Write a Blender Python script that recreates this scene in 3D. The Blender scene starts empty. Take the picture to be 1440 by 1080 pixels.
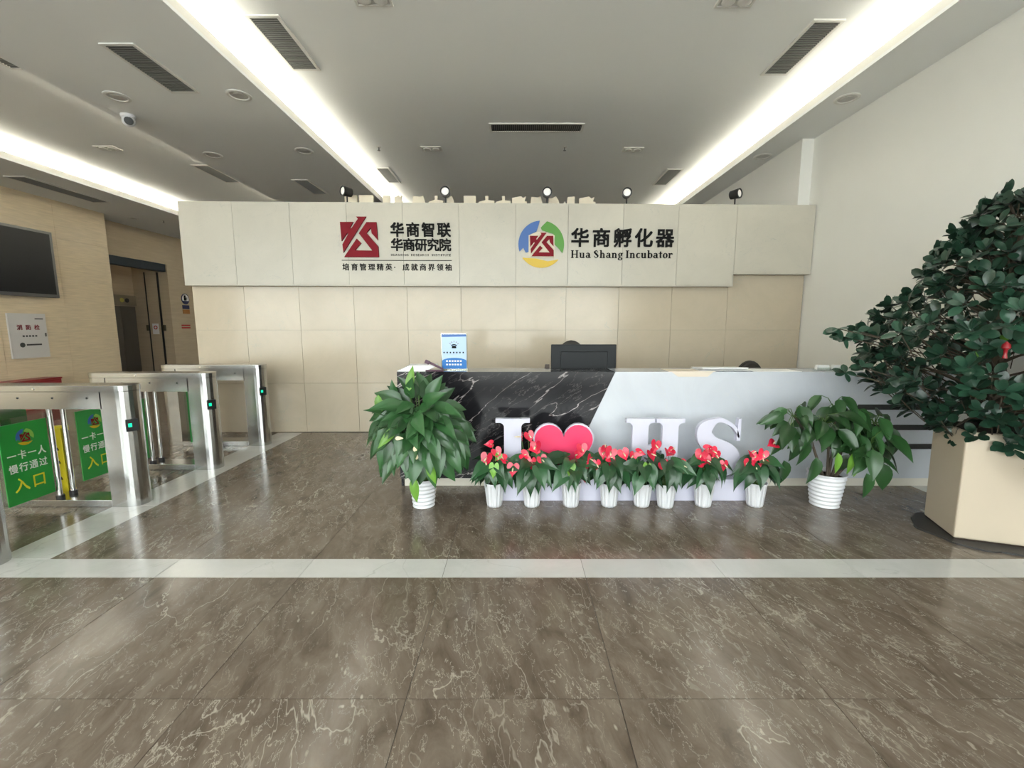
import bpy, math, random
from mathutils import Matrix, Vector
random.seed(7)
SC = bpy.context.scene
COL = SC.collection
PI = math.pi

# ---------------------------------------------------------------- camera
cam_d = bpy.data.cameras.new('camera'); cam = bpy.data.objects.new('camera', cam_d); COL.objects.link(cam)
cam_d.sensor_width = 36; cam_d.lens = 625 / 1440 * 36; cam_d.shift_x = -7 / 1440
cam_d.clip_start = 0.05; cam_d.clip_end = 200
cam.location = (0, 0, 1.5); cam.rotation_euler = (PI / 2 - math.atan(82 / 625), 0, 0)
SC.camera = cam
# ---------------------------------------------------------------- daylight (overcast sky outside the glazed front) and exposure
W = bpy.data.worlds.new('overcast_sky'); SC.world = W; W.use_nodes = True
bg = W.node_tree.nodes['Background']; bg.inputs[0].default_value = (0.97, 0.975, 1.0, 1); bg.inputs[1].default_value = 7.4
LED = 36.0          # cove LED strength
SC.view_settings.view_transform = 'Standard'; SC.view_settings.look = 'None'
SC.view_settings.gamma = 1; SC.view_settings.use_curve_mapping = False; SC.view_settings.exposure = 0.55
SC.cycles.use_denoising = True
SC.cycles.max_bounces = 10; SC.cycles.diffuse_bounces = 6; SC.cycles.glossy_bounces = 5
SC.cycles.transparent_max_bounces = 16; SC.cycles.caustics_reflective = False; SC.cycles.caustics_refractive = False
SC.cycles.sample_clamp_indirect = 20

# ---------------------------------------------------------------- materials
MATS = {}
def nodes_of(name):
    m = bpy.data.materials.new(name); m.use_nodes = True; nt = m.node_tree
    return m, nt, nt.nodes['Principled BSDF']
def mat(name, col, rough=0.5, metal=0.0, emit=None, es=0.0, coat=0.0, vary=0.0, grain=0.0, gscale=40.0, spec=0.5, stretch=(1, 1, 1)):
    if name in MATS: return MATS[name]
    m, nt, b = nodes_of(name); N, L = nt.nodes, nt.links
    c4 = (*col, 1); b.inputs['Base Color'].default_value = c4
    b.inputs['Roughness'].default_value = rough; b.inputs['Metallic'].default_value = metal
    b.inputs['Coat Weight'].default_value = coat; b.inputs['Specular IOR Level'].default_value = spec
    if emit: b.inputs['Emission Color'].default_value = (*emit, 1); b.inputs['Emission Strength'].default_value = es
    if vary or grain:
        h = N.new('ShaderNodeHueSaturation'); h.inputs['Color'].default_value = c4
        L.new(h.outputs[0], b.inputs['Base Color'])
        add = N.new('ShaderNodeMath'); add.operation = 'ADD'; add.inputs[0].default_value = 1; add.inputs[1].default_value = 0
        if vary:
            oi = N.new('ShaderNodeObjectInfo'); mr = N.new('ShaderNodeMapRange')
            mr.inputs['To Min'].default_value = 1 - vary; mr.inputs['To Max'].default_value = 1 + vary
            L.new(oi.outputs['Random'], mr.inputs['Value']); L.new(mr.outputs[0], add.inputs[0])
        if grain:
            tc = N.new('ShaderNodeTexCoord'); mp = N.new('ShaderNodeMapping'); mp.inputs['Scale'].default_value = stretch
            no = N.new('ShaderNodeTexNoise'); no.inputs['Scale'].default_value = gscale; no.inputs['Detail'].default_value = 5
            m2 = N.new('ShaderNodeMapRange'); m2.inputs['To Min'].default_value = -grain; m2.inputs['To Max'].default_value = grain
            L.new(tc.outputs['Object'], mp.inputs[0]); L.new(mp.outputs[0], no.inputs[0])
            L.new(no.outputs[0], m2.inputs['Value']); L.new(m2.outputs[0], add.inputs[1])
        L.new(add.outputs[0], h.inputs['Value'])
    MATS[name] = m; return m

def marble(name, dark, light, vein, rough, vscale=1.4, vwidth=0.02, fine=0.5, cloud=2.0, stretch=(1, 1, 1), veinamt=0.9, speck=0.0, spec=0.5, random_off=True, rot=0.0, fscale=4.2, dist=0.9, roty=0.0):
    m, nt, b = nodes_of(name); N, L = nt.nodes, nt.links
    tc = N.new('ShaderNodeTexCoord'); src = tc.outputs['Object']
    if random_off:
        oi = N.new('ShaderNodeObjectInfo'); mu = N.new('ShaderNodeVectorMath'); mu.operation = 'SCALE'
        mu.inputs[0].default_value = (71, 37, 53); L.new(oi.outputs['Random'], mu.inputs['Scale'])
        ad = N.new('ShaderNodeVectorMath'); ad.operation = 'ADD'; L.new(src, ad.inputs[0]); L.new(mu.outputs[0], ad.inputs[1]); src = ad.outputs[0]
    for key, val in (('Rotation', (0, roty, rot)), ('Scale', stretch)):
        mp = N.new('ShaderNodeMapping'); mp.inputs[key].default_value = val; L.new(src, mp.inputs[0]); src = mp.outputs[0]
    def noise(scale, detail, dist=0.0, rgh=0.55):
        n = N.new('ShaderNodeTexNoise'); n.inputs['Scale'].default_value = scale; n.inputs['Detail'].default_value = detail
        n.inputs['Distortion'].default_value = dist; n.inputs['Roughness'].default_value = rgh; L.new(src, n.inputs['Vector']); return n.outputs['Fac']
    def math_(op, a, bb=None):
        n = N.new('ShaderNodeMath'); n.operation = op
        for k, x in ((0, a), (1, bb)):
            if x is None: continue
            if isinstance(x, (int, float)): n.inputs[k].default_value = x
            else: L.new(x, n.inputs[k])
        return n.outputs[0]
    def ridge(f, w, amt):
        r = N.new('ShaderNodeMapRange'); r.interpolation_type = 'SMOOTHSTEP'
        r.inputs['From Min'].default_value = 0; r.inputs['From Max'].default_value = w
        r.inputs['To Min'].default_value = amt; r.inputs['To Max'].default_value = 0
        L.new(math_('ABSOLUTE', math_('SUBTRACT', f, 0.5)), r.inputs['Value']); return r.outputs[0]
    def band(f, lo, hi):
        r = N.new('ShaderNodeMapRange'); r.inputs['From Min'].default_value = lo; r.inputs['From Max'].default_value = hi; L.new(f, r.inputs['Value']); return r.outputs[0]
    base = N.new('ShaderNodeMix'); base.data_type = 'RGBA'; base.inputs[6].default_value = (*dark, 1); base.inputs[7].default_value = (*light, 1)
    L.new(band(noise(cloud, 8, 0.6, 0.65), 0.32, 0.68), base.inputs[0])
    patch = band(noise(1.3, 3), 0.30, 0.58)
    v = math_('MULTIPLY', ridge(noise(vscale, 5, dist), vwidth, veinamt), band(noise(1.7, 2), 0.35, 0.6))
    v2 = math_('MULTIPLY', ridge(noise(fscale, 6, dist * 1.3, 0.6), vwidth * 1.3, fine), patch)
    tot = math_('MAXIMUM', v, v2)
    if speck:
        vo = N.new('ShaderNodeTexVoronoi'); vo.inputs['Scale'].default_value = 16; L.new(src, vo.inputs['Vector'])
        s = N.new('ShaderNodeMapRange'); s.inputs['From Min'].default_value = 0.08; s.inputs['From Max'].default_value = 0.16
        s.inputs['To Min'].default_value = speck; s.inputs['To Max'].default_value = 0; L.new(vo.outputs['Distance'], s.inputs['Value'])
        tot = math_('MAXIMUM', tot, math_('MULTIPLY', s.outputs[0], band(noise(3.1, 2), 0.5, 0.62)))
    mix = N.new('ShaderNodeMix'); mix.data_type = 'RGBA'; mix.inputs[7].default_value = (*vein, 1)
    L.new(tot, mix.inputs[0]); L.new(base.outputs[2], mix.inputs[6]); L.new(mix.outputs[2], b.inputs['Base Color'])
    b.inputs['Roughness'].default_value = rough; b.inputs['Specular IOR Level'].default_value = spec
    MATS[name] = m; return m

M_floor = marble('brown_marble', (0.092, 0.069, 0.051), (0.190, 0.154, 0.121), (0.50, 0.455, 0.385), 0.17, vscale=2.4, vwidth=0.008, fine=0.58, cloud=6.5, stretch=(1.35, 0.55, 1), veinamt=0.6, speck=0.5, rot=-0.25, fscale=11, dist=0.3)
M_strip = marble('white_strip_marble', (0.47, 0.47, 0.455), (0.56, 0.56, 0.545), (0.42, 0.42, 0.40), 0.16, vscale=0.8, vwidth=0.006, fine=0.15, cloud=2.5)
M_grout = mat('grout', (0.10, 0.085, 0.07), 0.8)
M_wallm = marble('cream_wall_marble', (0.475, 0.41, 0.315), (0.53, 0.46, 0.355), (0.42, 0.41, 0.34), 0.14, vscale=2.2, vwidth=0.004, fine=0.4, cloud=1.5, spec=0.4)
M_head = marble('pale_header_marble', (0.475, 0.45, 0.385), (0.53, 0.50, 0.43), (0.40, 0.40, 0.36), 0.3, vscale=2.6, vwidth=0.004, fine=0.45, cloud=1.4, spec=0.35)
M_joint = mat('panel_joint', (0.36, 0.33, 0.27), 0.7)
M_black = marble('black_marble', (0.008, 0.008, 0.010), (0.022, 0.021, 0.024), (0.60, 0.54, 0.53), 0.12, vscale=2.2, vwidth=0.006, fine=0.14, cloud=2.5, stretch=(0.28, 1.0, 1.25), veinamt=1.0, random_off=False, roty=0.55, fscale=5.0, dist=0.15, spec=0.28)
M_white = marble('white_desk_marble', (0.48, 0.505, 0.555), (0.54, 0.57, 0.615), (0.52, 0.54, 0.56), 0.16, vscale=2.0, vwidth=0.005, fine=0.35, cloud=2.0)
M_trav = mat('beige_travertine', (0.66, 0.54, 0.37), 0.28, grain=0.22, gscale=3.0, stretch=(1, 1, 14))
M_trav_shade = mat('shaded_lobby_stone', (0.47, 0.38, 0.26), 0.3, grain=0.15, gscale=2.0, stretch=(1, 1, 10))  # darker copy of the travertine, lift lobby shade put into the colour
M_ceil = mat('ceiling_paint', (0.815, 0.825, 0.82), 0.85)
M_lip = mat('cove_lip_paint', (0.80, 0.785, 0.74), 0.8)
M_plast = mat('white_plaster', (0.76, 0.755, 0.72), 0.8, grain=0.02, gscale=3)
M_led = mat('cove_led', (1, 1, 1), 0.5, emit=(1.0, 0.96, 0.83), es=LED)
M_steel = mat('brushed_steel', (0.50, 0.50, 0.49), 0.22, 1.0, grain=0.08, gscale=8, stretch=(1, 1, 40))
M_chrome = mat('chrome', (0.75, 0.75, 0.75), 0.10, 1.0)
M_dark = mat('black_plastic', (0.012, 0.013, 0.014), 0.4)
M_screen = mat('dark_screen', (0.012, 0.012, 0.014), 0.32, spec=0.35)
M_bezel = mat('grey_bezel', (0.16, 0.16, 0.16), 0.3, 0.7)
M_slot = mat('vent_dark', (0.05, 0.05, 0.048), 0.8)
M_slat = mat('vent_slat', (0.20, 0.20, 0.19), 0.6)
M_frame = mat('vent_frame', (0.72, 0.71, 0.68), 0.6)
M_wpl = mat('white_pot_plastic', (0.66, 0.67, 0.70), 0.35)
M_sgn = mat('white_acrylic', (0.58, 0.575, 0.685), 0.35)
M_pink = mat('pink_heart_face', (0.74, 0.035, 0.12), 0.35)
M_red = mat('logo_red', (0.19, 0.003, 0.011), 0.6, spec=0.2)
M_ink = mat('letter_black', (0.008, 0.008, 0.008), 0.7, spec=0.15)
M_blue = mat('logo_blue', (0.028, 0.11, 0.36), 0.4)
M_green = mat('logo_green', (0.06, 0.25, 0.012), 0.4)
M_yell = mat('logo_yellow', (0.62, 0.41, 0.008), 0.4)
M_board = mat('sign_green', (0.02, 0.29, 0.045), 0.35)
M_wtxt = mat('white_print', (0.80, 0.82, 0.78), 0.5)
M_ytxt = mat('yellow_print', (0.75, 0.66, 0.03), 0.5)
M_glow = mat('reader_light', (0.0, 0.5, 0.3), 0.4, emit=(0.0, 1.0, 0.38), es=0.7)
M_foam = mat('cream_foam', (0.66, 0.60, 0.48), 0.8)
M_lens = mat('lamp_lens', (0.85, 0.84, 0.8), 0.3, emit=(1, 0.96, 0.88), es=0.1)
M_paper = mat('paper', (0.80, 0.80, 0.80), 0.7)
M_soil = mat('soil', (0.030, 0.020, 0.014), 0.95, grain=0.4, gscale=90)
M_leafA = mat('anthurium_green', (0.020, 0.068, 0.025), 0.32, vary=0.4)
M_leafL = mat('lily_green', (0.023, 0.078, 0.023), 0.33, vary=0.38)
M_leafR = mat('dark_lily_green', (0.022, 0.070, 0.020), 0.33, vary=0.4)
M_leafF = mat('ficus_green', (0.020, 0.060, 0.035), 0.30, vary=0.35)
M_leafY = mat('fresh_leaf', (0.13, 0.29, 0.035), 0.4, vary=0.2)
M_spathe = mat('red_spathe', (0.60, 0.018, 0.055), 0.25, vary=0.25)
M_spad = mat('cream_spadix', (0.75, 0.66, 0.45), 0.5)
M_stem = mat('green_stem', (0.07, 0.14, 0.03), 0.5)
M_bark = mat('bark', (0.06, 0.045, 0.03), 0.8)
M_planter = mat('cream_planter', (0.52, 0.445, 0.345), 0.45, grain=0.03, gscale=4)
M_fire = mat('fire_red', (0.26, 0.015, 0.018), 0.4)
M_caut = mat('caution_yellow', (0.62, 0.50, 0.012), 0.45)

def glassmat():
    m = bpy.data.materials.new('clear_glass'); m.use_nodes = True; nt = m.node_tree; nt.nodes.clear()
    o = nt.nodes.new('ShaderNodeOutputMaterial'); mx = nt.nodes.new('ShaderNodeMixShader')
    t = nt.nodes.new('ShaderNodeBsdfTransparent'); t.inputs[0].default_value = (0.92, 0.95, 0.93, 1)
    g = nt.nodes.new('ShaderNodeBsdfGlossy'); g.inputs['Roughness'].default_value = 0.03
    mx.inputs[0].default_value = 0.09
    nt.links.new(t.outputs[0], mx.inputs[1]); nt.links.new(g.outputs[0], mx.inputs[2]); nt.links.new(mx.outputs[0], o.inputs[0])
    return m
M_glass = glassmat()

# ---------------------------------------------------------------- mesh helpers
class MB:
    def __init__(s): s.v = []; s.f = []
    def add(s, vs, fs, T=None):
        n = len(s.v)
        s.v += [tuple(T @ Vector(p)) if T else tuple(p) for p in vs]
        s.f += [tuple(i + n for i in f) for f in fs]; return s
    def box(s, x0, y0, z0, x1, y1, z1, T=None):
        vs = [(x, y, z) for x in (x0, x1) for y in (y0, y1) for z in (z0, z1)]
        return s.add(vs, [(0, 1, 3, 2), (4, 6, 7, 5), (0, 4, 5, 1), (2, 3, 7, 6), (0, 2, 6, 4), (1, 5, 7, 3)], T)
    def prism(s, poly, d0, d1, T=None):
        """poly (u,v) extruded along n from d0 to d1"""
        a = sum(poly[i][0] * poly[(i + 1) % len(poly)][1] - poly[(i + 1) % len(poly)][0] * poly[i][1] for i in range(len(poly)))
        if a < 0: poly = poly[::-1]
        n = len(poly)
        vs = [(u, v, d0) for u, v in poly] + [(u, v, d1) for u, v in poly]
        fs = [tuple(range(n - 1, -1, -1)), tuple(range(n, 2 * n))] + [(i, (i + 1) % n, n + (i + 1) % n, n + i) for i in range(n)]
        return s.add(vs, fs, T)
    def lathe(s, prof, n=32, T=None, cap=True, flute=0.0, nf=18):
        vs = []; fs = []
        for r, z in prof:
            for k in range(n):
                a = 2 * PI * k / n; rr = r * (1 + flute * math.cos(nf * a)) if flute else r
                vs.append((rr * math.cos(a), rr * math.sin(a), z))
        for j in range(len(prof) - 1):
            for k in range(n):
                fs.append((j * n + k, j * n + (k + 1) % n, (j + 1) * n + (k + 1) % n, (j + 1) * n + k))
        if cap:
            fs.append(tuple(range(n - 1, -1, -1))); fs.append(tuple((len(prof) - 1) * n + k for k in range(n)))
        return s.add(vs, fs, T)
    def tube(s, pts, rad, n=8, T=None):
        pts = [Vector(p) for p in pts]; vs = []; fs = []
        if not isinstance(rad, (list, tuple)): rad = [rad] * len(pts)
        for i, p in enumerate(pts):
            d = (pts[min(i + 1, len(pts) - 1)] - pts[max(i - 1, 0)]).normalized()
            a = d.cross(Vector((0.31, 0.87, 0.12)));  a = a.normalized() if a.length > 1e-4 else Vector((1, 0, 0)); b = d.cross(a)
            vs += [tuple(p + (a * math.cos(2 * PI * k / n) + b * math.sin(2 * PI * k / n)) * rad[i]) for k in range(n)]
        for i in range(len(pts) - 1):
            for k in range(n): fs.append((i * n + k, i * n + (k + 1) % n, (i + 1) * n + (k + 1) % n, (i + 1) * n + k))
        fs.append(tuple(range(n - 1, -1, -1))); fs.append(tuple((len(pts) - 1) * n + k for k in range(n)))
        return s.add(vs, fs, T)
    def mesh(s, name, m, smooth=False):
        me = bpy.data.meshes.new(name); me.from_pydata(s.v, [], s.f); me.update()
        if m: me.materials.append(m)
        if smooth: me.polygons.foreach_set('use_smooth', [True] * len(me.polygons))
        return me
    def build(s, name, m, parent=None, smooth=False, bevel=0.0, seg=2):
        return link(name, s.mesh(name, m, smooth), parent, bevel, seg, smooth)
def link(name, me, parent=None, bevel=0.0, seg=2, smooth=False):
    o = bpy.data.objects.new(name, me); COL.objects.link(o)
    if parent: o.parent = parent
    if bevel:
        b = o.modifiers.new('bevel', 'BEVEL'); b.width = bevel; b.segments = seg; b.limit_method = 'ANGLE'; b.angle_limit = 0.6
    if smooth:
        e = o.modifiers.new('edges', 'EDGE_SPLIT'); e.split_angle = 0.7
    return o
def thing(name, label, cat, loc=(0, 0, 0), rz=0.0, group=None):
    o = bpy.data.objects.new(name, None); COL.objects.link(o); o.location = loc; o.rotation_euler = (0, 0, rz)
    o.empty_display_size = 0.1
    return tag(o, label, cat, group)
def tag(o, label, cat, group=None):
    o['label'] = label; o['category'] = cat
    if group: o['group'] = group
    return o
def structure(o, label=None):
    o['kind'] = 'structure'
    if label: o['label'] = label
    return o
def sroot(name, loc=(0, 0, 0), rz=0.0):
    o = bpy.data.objects.new(name, None); COL.objects.link(o); o.location = loc; o.rotation_euler = (0, 0, rz); return structure(o)
def stuff(o): o['kind'] = 'stuff'; return o
def B(*a): return MB().box(*a)
# frames: (u, v, n) -> parent space
FRONT = Matrix(((1, 0, 0, 0), (0, 0, -1, 0), (0, 1, 0, 0), (0, 0, 0, 1)))        # u=x v=z n=-y   (faces the camera)
SIDE = Matrix(((0, 0, 1, 0), (1, 0, 0, 0), (0, 1, 0, 0), (0, 0, 0, 1)))          # u=y v=z n=+x   (faces right)
def T3(x, y, z): return Matrix.Translation((x, y, z))

# lettering
_gc = {}
def glyph(ch, bold=0.0):
    k = (ch, bold)
    if k not in _gc:
        c = bpy.data.curves.new('glyph', 'FONT'); c.body = ch; c.size = 1; c.offset = bold; c.extrude = 0.5; c.resolution_u = 3
        o = bpy.data.objects.new('glyph', c); COL.objects.link(o)
        me = bpy.data.meshes.new_from_object(o.evaluated_get(bpy.context.evaluated_depsgraph_get()))
        _gc[k] = ([tuple(v.co) for v in me.vertices], [tuple(p.vertices) for p in me.polygons])
        bpy.data.objects.remove(o); bpy.data.curves.remove(c); bpy.data.meshes.remove(me)
    return _gc[k]
def put_char(mb, ch, u, v, w, h, d, T, bold=0.0, n0=0.0, fit=False):
    """character in the box u..u+w, v..v+h, raised from n0 to n0+d; heavier strokes by offset copies"""
    vs, fs = glyph(ch)
    xs = [p[0] for p in vs]; ys = [p[1] for p in vs]
    if fit: x0, x1, y0, y1 = min(xs), max(xs), min(ys), max(ys)
    else: x0, x1, y0, y1 = 0.0, 1.0, -0.10, 0.87
    for k, (dx, dy) in enumerate(((0, 0),) if not bold else ((bold, bold), (bold, -bold), (-bold, bold), (-bold, -bold))):
        mb.add([(u + (p[0] + dx - x0) / (x1 - x0) * w, v + (p[1] + dy - y0) / (y1 - y0) * h, n0 + (p[2] + 0.5) * (d + 0.0004 * k)) for p in vs], fs, T)
def line_chars(s, u0, u1, v, h, d, T, m, parent, bold=0.0, cw=None, n0=0.0, name='letter', join=False):
    """spread the characters of s evenly between u0 and u1"""
    n = len(s); cw = cw or h; step = (u1 - u0 - cw) / max(1, n - 1); mbj = MB()
    for i, ch in enumerate(s):
        if ch == ' ': continue
        mb = mbj if join else MB()
        put_char(mb, ch, u0 + i * step, v, cw, h, d, T, bold, n0)
        if not join: mb.build(name, m, parent)
    if join: return mbj.build(name, m, parent)

def arcp(cx, cy, rx, ry, tx, ty, a0, a1, n=14):
    A = [math.radians(a0 + (a1 - a0) * i / n) for i in range(n + 1)]
    return [(cx + rx * math.cos(a), cy + ry * math.sin(a)) for a in A] + [(cx + (rx - tx) * math.cos(a), cy + (ry - ty) * math.sin(a)) for a in A[::-1]]
def bxp(x0, y0, x1, y1): return [(x0, y0), (x1, y0), (x1, y1), (x0, y1)]
def ringp(cx, cy, rx, ry, tx, ty): return [arcp(cx, cy, rx, ry, tx, ty, 0, 180), arcp(cx, cy, rx, ry, tx, ty, 180, 360)]
def ribbon(pts, wid, sub=6):
    P = []; Wd = []
    for i in range(len(pts) - 1):
        p0 = pts[max(i - 1, 0)]; p1 = pts[i]; p2 = pts[i + 1]; p3 = pts[min(i + 2, len(pts) - 1)]
        for k in range(sub):
            t = k / sub
            P.append(tuple(0.5 * (2 * p1[j] + (p2[j] - p0[j]) * t + (2 * p0[j] - 5 * p1[j] + 4 * p2[j] - p3[j]) * t * t + (3 * p1[j] - p0[j] - 3 * p2[j] + p3[j]) * t ** 3) for j in (0, 1)))
            Wd.append(wid[i] + (wid[i + 1] - wid[i]) * (3 * t * t - 2 * t ** 3))
    P.append(pts[-1]); Wd.append(wid[-1]); Lf, Rt = [], []
    for i, p in enumerate(P):
        a = P[max(i - 1, 0)]; b = P[min(i + 1, len(P) - 1)]; dx, dy = b[0] - a[0], b[1] - a[1]; l = math.hypot(dx, dy) or 1
        Lf.append((p[0] - dy / l * Wd[i] / 2, p[1] + dx / l * Wd[i] / 2)); Rt.append((p[0] + dy / l * Wd[i] / 2, p[1] - dx / l * Wd[i] / 2))
    return Lf + Rt[::-1]
SERIF = {
 'H': (.75, [bxp(.07, 0, .20, .68), bxp(.50, 0, .63, .68), bxp(.2, .32, .5, .37), bxp(0, 0, .27, .045), bxp(.43, 0, .70, .045), bxp(0, .635, .27, .68), bxp(.43, .635, .70, .68)]),
 'u': (.57, [bxp(.06, .13, .19, .46), bxp(.33, 0, .46, .46), bxp(0, .415, .19, .46), bxp(.27, .415, .46, .46), bxp(.33, 0, .53, .04), arcp(.23, .14, .17, .15, .12, .07, 180, 330)]),
 'a': (.51, [bxp(.28, .03, .41, .33), arcp(.22, .31, .19, .16, .13, .05, 0, 155), bxp(.36, 0, .49, .045)] + ringp(.2, .14, .18, .145, .12, .045)),
 'S': (.56, [ribbon([(.43, .5), (.27, .66), (.1, .52), (.25, .36), (.42, .18), (.24, .02), (.05, .2)], [.03, .06, .13, .15, .13, .06, .03])]),
 'h': (.57, [bxp(.06, 0, .19, .70), bxp(0, .655, .19, .70), arcp(.28, .3, .18, .17, .12, .07, 0, 150), bxp(.33, 0, .46, .3), bxp(0, 0, .25, .04), bxp(.28, 0, .52, .04)]),
 'n': (.57, [bxp(.06, 0, .19, .46), bxp(0, .415, .19, .46), arcp(.28, .3, .18, .17, .12, .07, 0, 150), bxp(.33, 0, .46, .3), bxp(0, 0, .25, .04), bxp(.28, 0, .52, .04)]),
 'g': (.50, ringp(.22, .31, .19, .16, .12, .045) + ringp(.22, -.07, .22, .13, .12, .045) + [bxp(.34, .4, .48, .46), bxp(.08, .05, .18, .17)]),
 'I': (.36, [bxp(.08, 0, .22, .68), bxp(0, 0, .3, .045), bxp(0, .635, .3, .68)]),
 'c': (.45, [arcp(.23, .23, .22, .24, .14, .05, 45, 325)]),
 'b': (.54, [bxp(.06, 0, .19, .70), bxp(0, .655, .19, .70)] + ringp(.28, .23, .21, .24, .13, .05)),
 't': (.36, [bxp(.1, .08, .22, .6), bxp(0, .41, .32, .46), arcp(.22, .11, .12, .11, .11, .045, 180, 310)]),
 'o': (.50, ringp(.24, .23, .22, .24, .13, .05)),
 'r': (.42, [bxp(.06, 0, .19, .46), bxp(0, .415, .19, .46), bxp(0, 0, .26, .04), arcp(.3, .3, .13, .17, .10, .08, 15, 160)]),
}
EMB = [[(70, 130), (215, 130), (178, 188), (190, 198), (268, 98), (250, 75), (358, 75), (92, 443), (85, 360), (155, 252), (143, 243), (78, 325)],
       [(362, 130), (470, 130), (478, 315), (415, 245), (405, 190), (355, 240), (480, 380), (482, 490), (98, 490), (245, 300), (292, 345), (222, 420), (412, 422), (272, 245)]]
def emb_polys(u, v, w, h):     # square mark fitted in a box
    return [[(u + (x - 70) / 412 * w, v + (490 - y) / 415 * h) for x, y in p] for p in EMB]
def ring_polys(u, v, r):       # three swooshes around centre u,v
    def c(x, y): return (u + (x - 245) / 190 * r, v - (y - 262) / 190 * r)
    def arc(a0, a1, n=16): return [(u + r * math.cos(math.radians(a0 + (a1 - a0) * i / n)), v + r * math.sin(math.radians(a0 + (a1 - a0) * i / n))) for i in range(n + 1)]
    blue = arc(94, 198) + [c(95, 290), c(118, 330), c(140, 322), c(140, 190), c(170, 175), c(205, 160), c(222, 110)]
    green = arc(76, -22) + [c(395, 300), c(350, 255), c(345, 178), c(300, 165), c(250, 150), c(240, 128), c(262, 105)]
    yellow = arc(214, 320) + [c(372, 386), c(300, 398), c(200, 376), c(98, 370)]
    return blue, green, yellow

# ---------------------------------------------------------------- THE SETTING
XR, XL, YF, YB = 4.01, -9.30, -3.6, 16.0
# floor: slab, brown marble tiles, white strips
floor = structure(B(-11.4, YF, -0.12, XR + 0.2, YB, -0.004).build('floor', M_grout))
G = 0.0015
_tile = {}
def tile(name, x0, x1, y0, y1, m):
    k = (round(x1 - x0, 3), round(y1 - y0, 3), m.name)
    if k not in _tile:
        w, h = (x1 - x0) / 2 - G, (y1 - y0) / 2 - G
        _tile[k] = B(-w, -h, -0.012, w, h, 0.012).mesh(name, m)
    o = bpy.data.objects.new(name, _tile[k]); COL.objects.link(o); o.parent = floor
    o.location = ((x0 + x1) / 2, (y0 + y1) / 2, -0.012)
def grid(name, xs, ys, m):
    for a, b in zip(xs[:-1], xs[1:]):
        for c, d in zip(ys[:-1], ys[1:]): tile(name, a, b, c, d, m)
TX = [0.413 + 0.862 * k for k in range(-11, 5)]
TX = [XL] + [x for x in TX if XL + 0.1 < x < XR - 0.1] + [XR]
grid('floor_tile', [-5.6] + [x for x in TX if x > -5], [-1.005, -0.13, 0.745, 1.62, 2.497], M_floor)
grid('floor_tile', [-3.03] + [x for x in TX if -2.9 < x < 3.6] + [3.72], [2.711, 3.58, 4.45, 5.32, 6.14], M_floor)
grid('floor_tile', [XL] + [x for x in TX if -9 < x < -3.6] + [-3.38], [2.497, 3.37, 4.24, 5.11, 5.98, 6.85, 7.72, 8.59, 9.46, 10.33], M_floor)
SX = [-3.38, -3.03, -2.18, -1.315, -0.45, 0.413, 1.255, 2.10, 2.96, XR]
grid('strip_tile', SX, [2.497, 2.711], M_strip)
grid('strip_tile', [-3.38, -3.03], [2.711, 3.58, 4.45, 5.32, 6.14], M_strip)
grid('strip_tile', [3.72, XR], [2.711, 3.58, 4.45], M_strip)

# right wall with the step behind the logo wall
structure(B(XR, YF, 0, XR + 0.2, 6.37, 4.4).build('wall_right', M_plast), 'plain white plaster wall on the right')
structure(B(3.85, 6.37, 0, XR + 0.2, YB, 4.4).build('wall_right_rear', M_plast), 'plaster pilaster and wall behind the logo wall')
structure(B(-11.4, YB, 0, XR + 0.2, YB + 0.2, 4.4).build('wall_rear', M_plast))

# left wall of travertine panels
wl = structure(B(XL - 0.25, YF, 0, XL - 0.02, 10.42, 4.4).build('wall_left', M_trav))
zs = [0, 0.85, 1.65, 2.45, 3.25, 4.0]
for y0, y1 in ((YF, 2.0), (2.0, 4.4), (4.4, 6.87), (6.87, 8.07), (8.07, 9.27), (9.27, 10.42)):
    for z0, z1 in zip(zs[:-1], zs[1:]):
        B(XL - 0.02, y0 + .002, z0 + .002, XL, y1 - .002, z1 - .002).build('stone_panel', M_trav, wl)
# lift lobby behind the pillar: lintel wall, jamb, recess with lift doors
wp = structure(B(-10.0, 10.42, 3.2, -9.8, YB, 4.4).build('wall_left_rear', M_trav_shade))
B(-10.0, 12.75, 0, -9.8, YB, 3.2).build('jamb_wall', M_trav_shade, wp)
B(-10.8, 12.75, 0, -10.0, 13.0, 3.2).build('return_wall', M_trav_shade, wp)
B(-11.2, 10.0, 0, -10.8, 13.0, 4.4).build('recess_wall', M_trav_shade, wp)
B(-10.8, 10.2, 0, -9.55, 10.42, 4.4).build('recess_side', M_trav_shade, wp)
B(-10.8, 10.42, 3.3, -10.0, 12.75, 3.4).build('recess_ceiling', M_trav_shade, wp)
B(-9.99, 10.42, 2.99, -9.83, 12.74, 3.2).build('portal_head', mat('shaded_blue_lintel', (0.010, 0.022, 0.035), 0.5), wp)  # blue lintel, colour deepened for the shadow beneath the header wall
d1 = sroot('door_1', (-10.8, 12.24, 0))
M_lift = mat('lift_steel', (0.19, 0.175, 0.155), 0.35, 0.8)
for s in (-1, 1): B(0, min(0.005 * s, 0.47 * s), 0.02, 0.03, max(0.005 * s, 0.47 * s), 2.03).build('lift_door_leaf', M_lift, d1)
B(0, -0.52, 2.05, 0.05, 0.5, 2.33).build('lift_indicator_panel', mat('indicator_steel', (0.30, 0.27, 0.2), 0.3, 0.6), d1)
for k, c in ((0.04, (0.55, 0.5, 0.12)), (0.2, (0.02, 0.02, 0.02))):
    MB().lathe([(0.06, 0), (0.06, 0.012)], 20, T3(0.05, k, 2.19) @ SIDE).build('indicator_disc', mat('disc%d' % int(k * 100), c, 0.4), d1)
d2 = sroot('door_2', (-10.255, 12.75, 0))
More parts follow.
